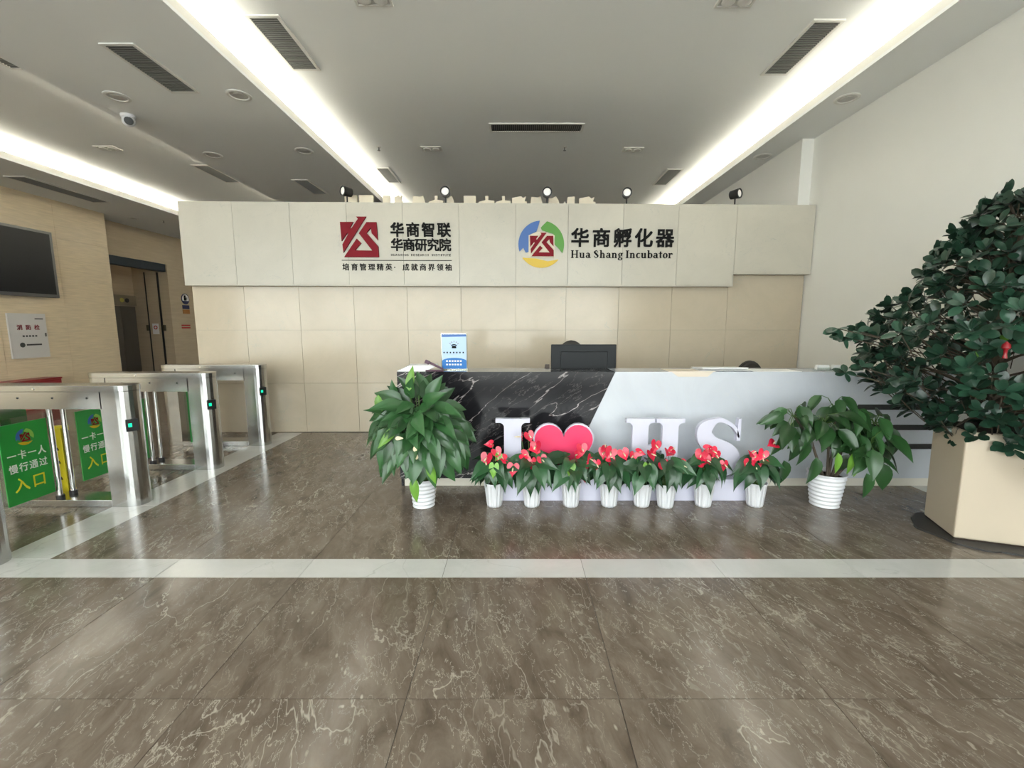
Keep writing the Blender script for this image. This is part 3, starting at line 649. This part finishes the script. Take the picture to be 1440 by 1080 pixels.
# ---------------------------------------------------------------- LEFT WALL THINGS
tv = thing('wall_television', 'large dark television screen mounted on the beige left wall', 'television', (XL, 7.95, 2.05))
B(0.02, -1.14, 0.0, 0.13, 1.12, 1.27).build('casing', M_bezel, tv, bevel=0.008)
B(0.13, -1.09, 0.06, 0.136, 1.06, 1.22).build('screen', M_screen, tv)
B(0.0, -0.5, 0.4, 0.02, 0.5, 0.9).build('wall_bracket', M_dark, tv)
hy = thing('hydrant_panel', 'square white fire hydrant sign panel on the left wall', 'sign', (XL, 8.50, 0.89))
B(0.002, -0.33, 0.0, 0.03, 0.33, 0.84).build('panel', mat('grey_white_panel', (0.58, 0.56, 0.54), 0.4), hy)
T = T3(0.03, 0, 0) @ SIDE
line_chars('消防栓', -0.20, 0.20, 0.53, 0.10, 0.003, T, mat('hydrant_red', (0.20, 0.01, 0.02), 0.5), hy, 0.02, name='red_character')
mb = MB()
for i in range(5): mb.box(-0.12 + .055 * i, 0.40, 0, -0.085 + .055 * i, 0.43, 0.002, T)
mb.build('text_row', M_slot, hy)
mb = MB().lathe([(0.045, 0), (0.045, 0.003)], 20, T @ T3(-0.14, 0.25, 0)); mb.box(-0.07, 0.235, 0, 0.2, 0.265, 0.002, T); mb.build('crest_and_text', M_slot, hy)
mb = MB().box(0.13, 0.73, 0, 0.28, 0.75, 0.002, T); mb.build('corner_text', M_slot, hy)
B(0.03, 0.28, 0.40, 0.045, 0.30, 0.47).build('pull_handle', M_bezel, hy)
fb = thing('fire_box', 'low red fire extinguisher box standing against the left wall', 'box', (-8.85, 8.0, 0))
B(-0.2, -0.42, 0, 0.12, 0.46, 0.50).build('box_body', M_fire, fb, bevel=0.008)
B(-0.21, -0.43, 0.50, 0.13, 0.47, 0.53).build('lid', M_fire, fb, bevel=0.006)
for y0, y1 in ((-0.40, 0.0), (0.03, 0.44)):
    d = B(0.12, y0, 0.05, 0.135, y1, 0.46).build('door', M_fire, fb, bevel=0.004)
    B(0.135, (y0 + y1) / 2 - .05, 0.36, 0.15, (y0 + y1) / 2 + .05, 0.38).build('handle', M_bezel, d)
cb = thing('caution_sign', 'folded yellow caution board standing between the turnstile rods', 'caution sign', (-4.08, 3.86, 0))
MB().prism([(-0.045, 0), (0.05, 0), (0.045, 0.60), (-0.04, 0.60)], 0.0, 0.02, FRONT).build('front_board', M_caut, cb, bevel=0.005)
MB().prism([(-0.045, 0), (0.05, 0), (0.045, 0.60), (-0.04, 0.60)], -0.05, -0.03, FRONT).build('rear_board', M_caut, cb, bevel=0.005)
MB().box(-0.05, -0.0, 0.57, 0.05, 0.05, 0.615).build('top_hinge', M_caut, cb)
mb = MB()
for z in (0.13, 0.28, 0.40): mb.prism([(-0.016, z), (0.012, z), (0.0, z + 0.03)], 0.02, 0.0215, FRONT)
mb.build('warning_marks', M_ink, cb)

# ---------------------------------------------------------------- TURNSTILES
TL, TW, TH = 1.27, 0.20, 1.02
def stad(x0, x1, y0, y1, r, n=10):     # outline with rounded right end
    P = [(x0, y0), (x1 - r, y0)]
    cy = (y0 + y1) / 2
    for i in range(n + 1):
        a = -PI / 2 + PI * i / n; P.append((x1 - r + r * math.cos(a), cy + (y1 - y0) / 2 * math.sin(a)))
    return P + [(x0, y1)]
def sign_on(t, y0, y1, z0, z1):
    b = B(-0.705, y0, z0, -0.697, y1, z1).build('sign_board', M_board, t)
    T = T3(-0.697, (y0 + y1) / 2, z0) @ SIDE; h = z1 - z0; w = y1 - y0
    mb = MB()
    for s, v, cw in (('一卡一人', 0.345, 0.064), ('慢行通过', 0.245, 0.064)):
        for i, ch in enumerate(s): put_char(mb, ch, -0.14 + i * 0.072, v, cw, 0.07, 0.001, T, 0.014)
    mb.build('white_lettering', M_wtxt, b)
    mb = MB()
    for i, ch in enumerate('入口'): put_char(mb, ch, -0.12 + i * 0.125, 0.09, 0.11, 0.115, 0.001, T, 0.01)
    mb.build('yellow_lettering', M_ytxt, b)
    for p, m, nm in zip(ring_polys(0, 0.51, 0.065), (M_blue, M_green, M_yell), ('blue_print', 'green_print', 'yellow_print')): MB().prism(p, 0, 0.001, T).build(nm, mat('print_light_green', (0.25, 0.50, 0.08), 0.4) if m is M_green else m, b)
    mb = MB()
    for p in emb_polys(-0.036, 0.475, 0.072, 0.07): mb.prism(p, 0.001, 0.002, T)
    mb.build('red_print', M_red, b)
def wing(t, y0, y1, z0=0.10, z1=0.80):
    B(-0.713, y0, z0, -0.705, y1, z1).build('glass_wing', M_glass, t)
def turnstile(y, label, front, back, x=-3.15):
    t = thing('turnstile', label, 'turnstile', (x, y, 0), 0, 'steel turnstile gates')
    for x1, flip in ((0.0, False), (-TL, True)):
        P = stad(-0.22, 0, 0, TW, 0.09)
        if flip: P = [(-TL - x, yy) for x, yy in P]
        MB().prism(P, 0.0, TH - 0.05).build('end_post', M_steel, t)
    B(-TL + 0.21, 0.0, 0.83, -0.21, TW, TH - 0.05).build('top_beam', M_steel, t)
    P = stad(-TL / 2, 0.004, -0.004, TW + 0.004, 0.095) + [(-TL - x, yy) for x, yy in stad(-TL / 2, 0.004, -0.004, TW + 0.004, 0.095)[::-1]][1:-1]
    MB().prism(P, TH - 0.048, TH).build('lid', M_steel, t, bevel=0.003)
    B(-TL + 0.22, 0.0, 0.0, -0.22, TW, 0.06).build('base_plate', M_steel, t, bevel=0.004)
    for yy in (0.045, 0.155):
        r = MB().tube([(-0.69, yy, 0.06), (-0.69, yy, 0.83)], 0.018, 14).build('pivot_rod', M_chrome, t, smooth=True)
        MB().lathe([(0.028, 0.06), (0.028, 0.09)], 18, T3(-0.69, yy, 0)).build('rod_foot', M_dark, r)
    for x in (-0.32, -0.60, -0.88): MB().lathe([(0.008, 0), (0.008, 0.003)], 10, T3(x, 0, 0.92) @ FRONT).build('screw', M_dark, t)
    MB().lathe([(0.010, 0), (0.008, 0.004)], 12, T3(-0.74, -0.004, 0.995) @ FRONT).build('lid_lock', M_chrome, t)
    a = -0.62      # reader window on the rounded end
    T = T3(-0.09 + 0.0895 * math.cos(a), 0.1 + 0.0995 * math.sin(a), 0.64) @ Matrix.Rotation(a + PI / 2, 4, 'Z') @ FRONT
    rd = MB().box(-0.04, 0, -0.02, 0.04, 0.10, 0.006, T).build('card_reader', M_dark, t)
    MB().box(-0.026, 0.036, 0.006, -0.002, 0.066, 0.0075, T).build('reader_light', M_glow, rd)
    if front: wing(t, -0.345, 0.03); sign_on(t, -0.32, 0.02, 0.13, 0.755)
    if back: wing(t, 0.17, 0.60); sign_on(t, 0.265, 0.595, 0.13, 0.755)
turnstile(2.55, 'nearest steel turnstile, cut off by the left picture edge', False, False, -3.26)
turnstile(3.54, 'second steel turnstile from the front with two green boards', True, True)
turnstile(4.50, 'third steel turnstile from the front, behind two-board gate', True, False)
turnstile(5.44, 'farthest steel turnstile, closest to the logo wall', True, False)

# ---------------------------------------------------------------- PLANTS
def leaf_mesh(name, L, Wd, m, prof, fold=0.25, droop=0.35, rows=7, tipcurl=0.0):
    """blade along +y from the origin, facing +z; prof(t)-> half width factor"""
    vs = []; fs = []
    for i in range(rows + 1):
        t = i / rows; w = Wd / 2 * prof(t); y = L * t
        zc = -droop * L * t * t
        vs += [(-w, y, zc + fold * w), (-w * .5, y, zc + fold * w * .35), (0, y, zc - 0.02 * Wd), (w * .5, y, zc + fold * w * .35), (w, y, zc + fold * w)]
    for i in range(rows):
        for k in range(4):
            a = i * 5 + k; fs.append((a, a + 1, a + 6, a + 5))
    mb = MB(); mb.v = vs; mb.f = fs
    return mb.mesh(name, m, True)
def heart_mesh(name, L, Wd, m, cup=0.25, droop=0.3):
    out = []
    for i in range(22):
        t = 2 * PI * i / 22
        x = math.sin(t) ** 3 * Wd / 2; y = (13 * math.cos(t) - 5 * math.cos(2 * t) - 2 * math.cos(3 * t) - math.cos(4 * t)) / 16
        yy = (0.62 - y) / 1.68 * L            # notch near 0.1 L, lobes behind, tip at +L
        out.append((x, yy - 0.12 * L))
    out2 = [(x * .5, (y + .12 * L) * .55 + 0.10 * L) for x, y in out]
    def z(x, y): return cup * abs(x) * (1 - 0.4 * abs(x) / Wd) - droop * max(0, y) ** 2 / L
    vs = [(x, y, z(x, y)) for x, y in out] + [(x, y, z(x, y)) for x, y in out2] + [(0, 0.32 * L, z(0, .32 * L))]
    fs = []
    for i in range(22):
        j = (i + 1) % 22; fs.append((i, j, 22 + j, 22 + i)); fs.append((22 + i, 22 + j, 44))
    mb = MB(); mb.v = vs; mb.f = fs
    return mb.mesh(name, m, True)
def orient(pos, d, up, s=1.0, roll=0.0):
    y = Vector(d).normalized(); z = Vector(up) - y * Vector(up).dot(y)
    if z.length < 1e-3: z = Vector((1, 0, 0)) - y * y.x
    z.normalize(); x = y.cross(z)
    M = Matrix((x, y, z)).transposed().to_4x4()
    return Matrix.Translation(pos) @ M @ Matrix.Rotation(roll, 4, 'Y') @ Matrix.Scale(s, 4)
def place(name, me, parent, M):
    o = bpy.data.objects.new(name, me); COL.objects.link(o); o.parent = parent; o.matrix_basis = M; return o
rnd = random.Random(11)
U = rnd.uniform
def lance(t): return (math.sin(PI * min(1, t * 1.02) ** 0.72) ** 0.85) if 0 < t < 1 else 0.02
def obov(t): return (math.sin(PI * t ** 1.2) ** 0.55) if 0 < t < 0.995 else 0.04

# -- anthuriums
AL = [heart_mesh('anthurium_leaf', 0.205, 0.122, M_leafA, 0.28, 0.35), heart_mesh('anthurium_leaf', 0.185, 0.102, M_leafA, 0.4, 0.55)]
ALY = heart_mesh('anthurium_leaf_pale', 0.13, 0.085, M_leafY, 0.28, 0.3)
SP = [heart_mesh('spathe', 0.085, 0.078, M_spathe, 0.30, 0.25), heart_mesh('spathe', 0.075, 0.062, M_spathe, -0.25, 0.5)]
SPG = heart_mesh('spathe_green', 0.075, 0.06, M_leafY, 0.3, 0.3)
SDX = MB().lathe([(0.0045, 0), (0.005, 0.02), (0.002, 0.04)], 8).mesh('spadix', M_spad, True)
POT = MB().lathe([(0.060, 0), (0.064, 0.02), (0.082, 0.192), (0.086, 0.196), (0.086, 0.205), (0.079, 0.205), (0.076, 0.17)], 126, None, True, 0.035, 14).mesh('flower_pot', M_wpl, True)
SOIL = MB().lathe([(0.074, 0.165), (0.05, 0.180), (0.01, 0.182)], 20).mesh('soil', M_soil)
def anthurium(x, y, flowers, label, nleaf=22, green=False, pale=True):
    t = thing('potted_anthurium', label, 'potted plant', (x, y, 0), 0, 'red anthuriums in fluted white pots')
    place('flower_pot', POT, t, Matrix.Rotation(U(0, 3), 4, 'Z')); place('soil', SOIL, t, Matrix.Identity(4))
    stems = MB(); o0 = Vector((0, 0, 0.18))
    ph0 = U(0, 6)
    for i in range(nleaf):
        a = ph0 + i * 2.39996 + U(-.2, .2); low = i < nleaf * 0.62
        r = U(0.05, 0.12) if low else U(0.03, 0.11); z = U(0.28, 0.36) if low else U(0.34, 0.43)
        p = Vector((r * math.cos(a), r * math.sin(a), z))
        if y + p.y > 3.615: p.y = 3.615 - y
        d = Vector((math.cos(a), math.sin(a) * (0.08 if math.sin(a) > 0 else 0.9), U(-1.5, -0.65) if low else U(-0.7, 0.1)))
        up = Vector((math.cos(a) * .6, math.sin(a) * .5 - 0.7, 0.6))
        place('leaf', AL[i % 2], t, orient(p, d, up, U(0.85, 1.12), U(-.3, .3)))
        q = o0 + Vector((p.x * .25, p.y * .25, 0)); stems.tube([q, (q + p) / 2 + Vector((0, 0, .03)), p], 0.0028, 5)
    if pale: place('leaf', ALY, t, orient((U(-.02, .02), -0.09, 0.375), (U(-.2, .2), -0.35, -1), (0, -1, .3), 1.0))
    for k, (fx, fz) in enumerate(flowers):
        p = Vector((fx, U(-0.07, 0.0), fz)); up = Vector((fx * 3 + U(-.5, .5), -1.0, U(0.15, 0.9))); d = Vector((U(-.7, .7), -0.35, -1)) if k % 3 else Vector((U(-1, 1), -.4, U(-.3, .4)))
        M = orient(p, d, up, U(1.05, 1.4), U(-.25, .25))
        f = place('flower', (SPG if green and k == 2 else SP[0 if k % 4 else 1]), t, M)
        place('spadix', SDX, f, T3(0, 0.018, 0.002) @ Matrix.Rotation(-0.6, 4, 'X'))
        q = o0 + Vector((p.x * .2, p.y * .2, 0)); stems.tube([q, (q + p) / 2 + Vector((p.x * .15, 0, .04)), p], 0.0024, 5)
    stuff(stems.build('stems', M_stem, t, smooth=False))
AY = 3.585
def fl(cx, L): return [((x - cx) / 168, 0.551 - (y - 620) * 0.00605) for x, y in L]
anthurium(-0.190, AY, fl(695, [(693, 623), (686, 637), (702, 637), (711, 645), (684, 642), (697, 631)]), 'potted anthurium with a green bud, leftmost of the pot row', green=True)
anthurium(0.126, AY, fl(748, [(733, 613), (742, 606), (753, 622), (734, 637), (747, 643), (760, 640), (755, 630), (722, 650)]), 'tall anthurium in front of the gap between I and heart', pale=False)
anthurium(0.453, AY, fl(803, [(808, 637), (816, 625), (822, 645), (829, 641), (836, 645), (818, 664), (827, 650)]), 'potted anthurium standing in front of the pink heart')
anthurium(0.775, AY, fl(857, [(852, 627), (848, 631), (872, 631), (853, 641), (860, 650), (858, 630)]), 'potted anthurium between the heart and the letter H', pale=False)
anthurium(1.050, AY, fl(903, [(892, 633), (917, 619), (910, 632), (912, 656), (889, 636)]), 'potted anthurium with one high bloom before the letter H', nleaf=20)
anthurium(1.243, AY - 0.02, fl(936, [(943, 629), (926, 646), (952, 646), (938, 634)]), 'potted anthurium crowded close to its neighbour before the H', nleaf=19, pale=False)
anthurium(1.568, AY, fl(990, [(988, 630), (994, 627), (1003, 634), (978, 648), (1012, 646), (985, 640), (998, 640), (982, 634)]), 'dense red anthurium in front of the letter S', pale=False)
anthurium(2.003, AY, fl(1063, [(1049, 633), (1066, 632), (1056, 649), (1064, 647), (1047, 645), (1058, 636), (1082, 622)]), 'potted anthurium with one tall thin bloom, rightmost of the row', pale=False)

# -- peace lilies
def ribpot(r0, r1, h, n=7):
    P = [(r0 * .97, 0)]
    for i in range(n * 4 + 1):
        t = i / (n * 4); P.append((r0 + (r1 - r0) * t + 0.004 * math.cos(2 * PI * n * t), 0.004 + (h - 0.01) * t))
    return P + [(r1 + .004, h - .004), (r1 + 0.004, h), (r1 - 0.006, h), (r1 - .012, h - .05)]
LL = [leaf_mesh('lily_leaf', 0.235, 0.118, M_leafL, lance, 0.3, 0.45), leaf_mesh('lily_leaf', 0.21, 0.108, M_leafL, lance, 0.35, 0.25)]
LY = leaf_mesh('lily_leaf_pale', 0.21, 0.075, M_leafY, lance, 0.3, 0.25)
LR = [leaf_mesh('lily_leaf', 0.25, 0.128, M_leafR, lance, 0.3, 0.40), leaf_mesh('lily_leaf', 0.22, 0.108, M_leafR, lance, 0.35, 0.3)]
WSP = leaf_mesh('white_spathe', 0.07, 0.035, M_spad, lance, 0.4, 0.2)
t = thing('potted_peace_lily', 'bushy peace lily in ribbed white pot left of the desk', 'potted plant', (-0.785, 3.585, 0))
MB().lathe(ribpot(0.088, 0.112, 0.245), 48).build('flower_pot', M_wpl, t, smooth=True)
MB().lathe([(0.10, 0.20), (0.05, 0.215), (0.01, 0.217)], 24).build('soil', M_soil, t)
stems = MB()
C0 = Vector((0, -0.05, 0.64))
for i in range(170):
    a = i * 2.39996; k = (i + .5) / 170
    v = 1 - 1.62 * k; hr = math.sqrt(max(0, 1 - v * v))
    dirv = Vector((math.cos(a) * hr, math.sin(a) * hr, v))
    if dirv.y > 0.55: continue
    sc = U(0.80, 1.0)
    p = C0 + Vector((dirv.x * 0.345, dirv.y * 0.27, dirv.z * 0.35)) * sc * 0.92
    d = Vector((dirv.x * 0.9 + U(-.35, .35), dirv.y * 0.7 + U(-.2, .2), -0.95 + 0.9 * max(0, v) + U(-.35, .35) + (0.5 if v > .8 else 0)))
    up = Vector((dirv.x * .45, dirv.y * .4 - .85, 0.55))
    place('leaf', LL[i % 2], t, orient(p, d, up, U(0.78, 1.05), U(-.3, .3)))
    q = Vector((dirv.x * .05, dirv.y * .05, 0.21)); stems.tube([q, q * 0.4 + p * 0.6 + Vector((0, 0, .05)), p], 0.0035, 5)
for i in range(46):
    a = i * 2.39996; v = U(0.15, 0.95); hr = math.sqrt(1 - v * v); dirv = Vector((math.cos(a) * hr, -abs(math.sin(a)) * hr, v))
    p = C0 + Vector((dirv.x * 0.24, dirv.y * 0.22, dirv.z * 0.30)) * U(.6, 1.0)
    place('leaf', LL[i % 2], t, orient(p, (dirv.x + U(-.6, .6), dirv.y - .2, U(-.5, .5)), (dirv.x * .4, -.6, .8), U(.8, 1.05), U(-.4, .4)))
for p, d in (((-0.31, -0.12, 0.96), (0.08, -.2, -1)), ((0.01, -0.30, 0.78), (0.05, -.3, -1)), ((-0.05, -0.18, 1.0), (0.12, 0, 1)), ((-0.02, -0.25, 0.33), (0.1, -.2, -1)), ((-.12, -.29, .74), (-.5, -.4, -.5)), ((0.1, -0.27, 0.47), (.3, -.2, -1))):
    place('leaf', LY, t, orient(p, d, (0, -1, .3), U(.8, 1.0)))
for p, d in (((-0.13, -0.33, 0.66), (1, -.2, .1)), ((0.02, -0.34, 0.56), (.1, -.3, 1)), ((-0.28, -0.25, 0.72), (1, -.3, .3)), ((0.03, -.34, .50), (-.1, -.2, 1))):
    place('white_flower', WSP, t, orient(p, d, (0, -1, .4), 0.9))
stuff(stems.build('stems', M_stem, t))

t = thing('potted_peace_lily', 'leaning leafy plant in ribbed white pot beside the cream planter', 'potted plant', (2.60, 3.60, 0))
TP = Matrix.Rotation(0.03, 4, 'Y')
MB().lathe(ribpot(0.105, 0.142, 0.285, 8), 48).build('flower_pot', M_wpl, t, smooth=True)
MB().lathe([(0.13, 0.245), (0.08, 0.262), (0.01, 0.265)], 24).build('soil', M_soil, t)
stems = MB(); thick = MB()
crowns = [((-0.34, -0.04, 0.80), 24, 0.9), ((-0.12, -0.08, 0.76), 22, 1.0), ((0.12, -0.06, 0.78), 24, 1.0), ((0.34, -0.02, 0.74), 22, 1.0), ((0.20, -0.16, 0.58), 16, .95), ((0.0, -.02, .86), 8, .9)]
for ci, (c, n, s) in enumerate(crowns):
    c = Vector(c); q = Vector((c.x * .16, -0.02 + c.y * .2, 0.26)); thick.tube([q, (q + c) / 2 + Vector((0.02, 0, .03)), c - Vector((0, 0, .03))], [0.012, 0.010, 0.007], 7)
    for i in range(n):
        a = i * 2.39996 + ci; el = U(-0.9, 0.75)
        if math.sin(a) > 0.7: continue
        d = Vector((math.cos(a), math.sin(a) * .8, 0.55 * el - 0.25 + (0.5 if i % 5 == 0 else 0)))
        p = c + d.normalized() * U(0.05, 0.12) + Vector((0, 0, U(-0.14, 0.10)))
        d2 = Vector((d.x, d.y - .1, d.z - U(0.1, 1.0)))
        place('leaf', LR[i % 2], t, orient(p, d2, (d.x * .45, d.y * .4 - .75, .65), U(0.75, 1.02) * s, U(-.4, .4)))
        stems.tube([c - Vector((0, 0, .04)), (c + p) / 2 + Vector((0, 0, .015)), p], 0.003, 5)
for p, d in (((-0.33, -.1, .60), (-.1, -.1, -1)), ((-.26, -.08, .58), (.05, -.1, -1)), ((-.42, -.06, .66), (-.15, -.1, -1)), ((-0.17, -.1, .44), (-.1, -.2, -1)), ((.42, -.05, .56), (.2, -.1, -1)), ((.5, -.02, .62), (.3, -.1, -.8)), ((.30, -.17, .42), (.15, -.2, -1)), ((.17, -.2, .34), (.15, -.2, -1)), ((-.40, -.05, .40), (.1, -.1, -1))):
    place('leaf', LR[0], t, orient(p, d, (0, -1, .3), U(.8, 1.0), U(-.4, .4)))
for p in ((-0.05, -.17, .50), (0.05, -.19, .50), (0.11, -.17, .47)):
    place('leaf', LY, t, orient(p, (U(-.1, .1), -.1, -1), (0, -1, .2), 0.85))
stuff(stems.build('stems', M_stem, t)); thick.build('trunk_stems', M_bark, t, smooth=True)

# -- big round-leaf tree in the cream planter
PA = -0.35
t = thing('potted_ficus', 'tall dark round-leaved tree in a cream square planter', 'potted tree', (3.34, 3.085, 0))
R4 = Matrix.Rotation(PA, 4, 'Z')
def frus(h0, h1, z0, z1): return [[(sx * h, sy * h, z) for sx, sy in ((-1, -1), (1, -1), (1, 1), (-1, 1))] for h, z in ((h0, z0), (h1, z1))]
a, b = frus(0.208, 0.215, 0.02, 0.78); MB().add(a + b, [(0, 3, 2, 1), (0, 1, 5, 4), (1, 2, 6, 5), (2, 3, 7, 6), (3, 0, 4, 7), (4, 5, 6, 7)], R4).build('planter', M_planter, t, bevel=0.012)
B(-0.19, -0.19, 0.75, 0.19, 0.19, 0.785).build('soil', M_soil, t).matrix_basis = R4
mb = MB(); mb.prism([(-0.02 + 0.33 * math.cos(x) * (1 + .06 * math.sin(7 * x)), 0.33 * math.sin(x) * (1 + .05 * math.sin(11 * x))) for x in [2 * PI * i / 40 for i in range(40)]], 0.0, 0.012); mb.build('base_tray', mat('dark_tray', (0.03, 0.028, 0.027), 0.5), t)
MB().lathe([(0.30, 0.0), (0.27, 0.028), (0.2, 0.03)], 4, R4 @ Matrix.Rotation(PI / 4, 4, 'Z')).build('base_rim', M_soil, t)
trunk = MB(); br = MB()
tr = [Vector((0, 0, 0.76)), Vector((0.03, 0.0, 1.15)), Vector((-0.02, 0.02, 1.6)), Vector((0.05, 0.0, 2.15))]
trunk.tube(tr, [0.045, 0.038, 0.028, 0.012], 10); trunk.build('trunk', M_bark, t, smooth=True)
RZ = [(0.62, .14), (0.72, .28), (0.85, .46), (1.0, .70), (1.15, .84), (1.5, .86), (1.62, .70), (1.75, .56), (1.95, .45), (2.2, .30), (2.38, .10)]
def Rz(z):
    for (a, ra), (b, rb) in zip(RZ[:-1], RZ[1:]):
        if a <= z <= b: return ra + (rb - ra) * (z - a) / (b - a)
    return 0.1
FL = [leaf_mesh('ficus_leaf', 0.088, 0.053, M_leafF, obov, 0.10, 0.18, 7), leaf_mesh('ficus_leaf', 0.078, 0.049, M_leafF, obov, 0.14, 0.05, 7)]
FY = leaf_mesh('ficus_leaf_fresh', 0.075, 0.04, M_leafY, obov, 0.3, 0.1, 5)
leaves = []; ctr = Vector((0.06, 0.0, 0))
for i in range(620):
    for _ in range(20):
        z = U(0.66, 2.40)
        if U(0, 0.9) < Rz(z) + 0.12: break
    ph = U(0, 2 * PI); r = Rz(z) * (U(0.30, 1.0) ** 0.45)
    p = ctr + Vector((r * math.cos(ph), r * math.sin(ph), z))
    if p.x > 0.50 or p.y > 0.80: continue
    ax = Vector((math.cos(ph), math.sin(ph), U(0.1, 0.9))).normalized()
    a1 = ax.cross(Vector((0, 0, 1))).normalized(); a2 = ax.cross(a1)
    n = rnd.choice((6, 7, 8))
    for k in range(n):
        b = 2 * PI * k / n + U(-.3, .3); sp = U(0.35, 1.3)
        d = (ax * math.cos(sp) + (a1 * math.cos(b) + a2 * math.sin(b)) * math.sin(sp))
        leaves.append((orient(p + d * 0.015, d, ax + Vector((0, 0, .5)), U(0.85, 1.15), U(-.3, .3)), rnd.random() < 0.5, p))
    if rnd.random() < 0.12: 
        for k in range(2): leaves.append((orient(p + ax * .03, ax + Vector((U(-.6, .6), U(-.6, .6), .3)), (0, -.5, 1), 1.0), None, p))
    if i % 4 == 0:
        nz = max(0.85, min(2.1, z - 0.35 * r)); q = Vector((0, 0, nz)); br.tube([q, (q + p) * .5 + Vector((0, 0, .04)), p], [0.009, 0.006, 0.003], 5)
    else: br.tube([p - ax * 0.16 - Vector((0, 0, .05)), p], [0.004, 0.003], 4)
for px, py, pz in ((-0.02, -0.50, 0.60), (0.08, -0.48, 0.56), (-0.12, -0.46, 0.66), (-1.06, 0.10, 1.48), (-0.98, 0.15, 1.42), (-0.94, 0.15, 1.16), (-0.86, 0.1, 1.20), (-.90, .12, 1.46)):
    p = Vector((px, py, pz)); br.tube([Vector((px * .72, py * .72, pz - .07)), p], [0.005, 0.003], 5)
    for k in range(7):
        b = 2 * PI * k / 7; d = Vector((math.cos(b) + px * .6, math.sin(b) * .5 - .2, U(-.8, .4)))
        leaves.append((orient(p, d, (0, -.7, .8), U(.85, 1.1), U(-.3, .3)), k % 2 == 0, p))
stuff(br.build('branches', M_bark, t))
camp = Vector((0, 0, 1.5)) - Vector((3.34, 3.085, 0))
leaves.sort(key=lambda q: (q[2] - camp).length)
rest = MB()
for i, (M, k, p) in enumerate(leaves):
    me = FY if k is None else FL[0 if k else 1]
    if i < 300: place('leaf', me, t, M)
    else: rest.add([tuple(v.co) for v in me.vertices], [tuple(q.vertices) for q in me.polygons], M)
stuff(link('foliage', rest.mesh('foliage', M_leafF, True), t))
tg = MB().lathe([(0.004, 0), (0.022, -0.02), (0.026, -0.045), (0.012, -0.06), (0.010, -0.09), (0.016, -0.12)], 14).build('red_ornament', mat('ornament_red', (0.24, 0.006, 0.012), 0.35), smooth=True)
tag(tg, 'small red lantern ornament hanging among the tree leaves', 'ornament'); tg.location = (2.80, 2.55, 1.41); tg.scale = (.8, .8, .8)
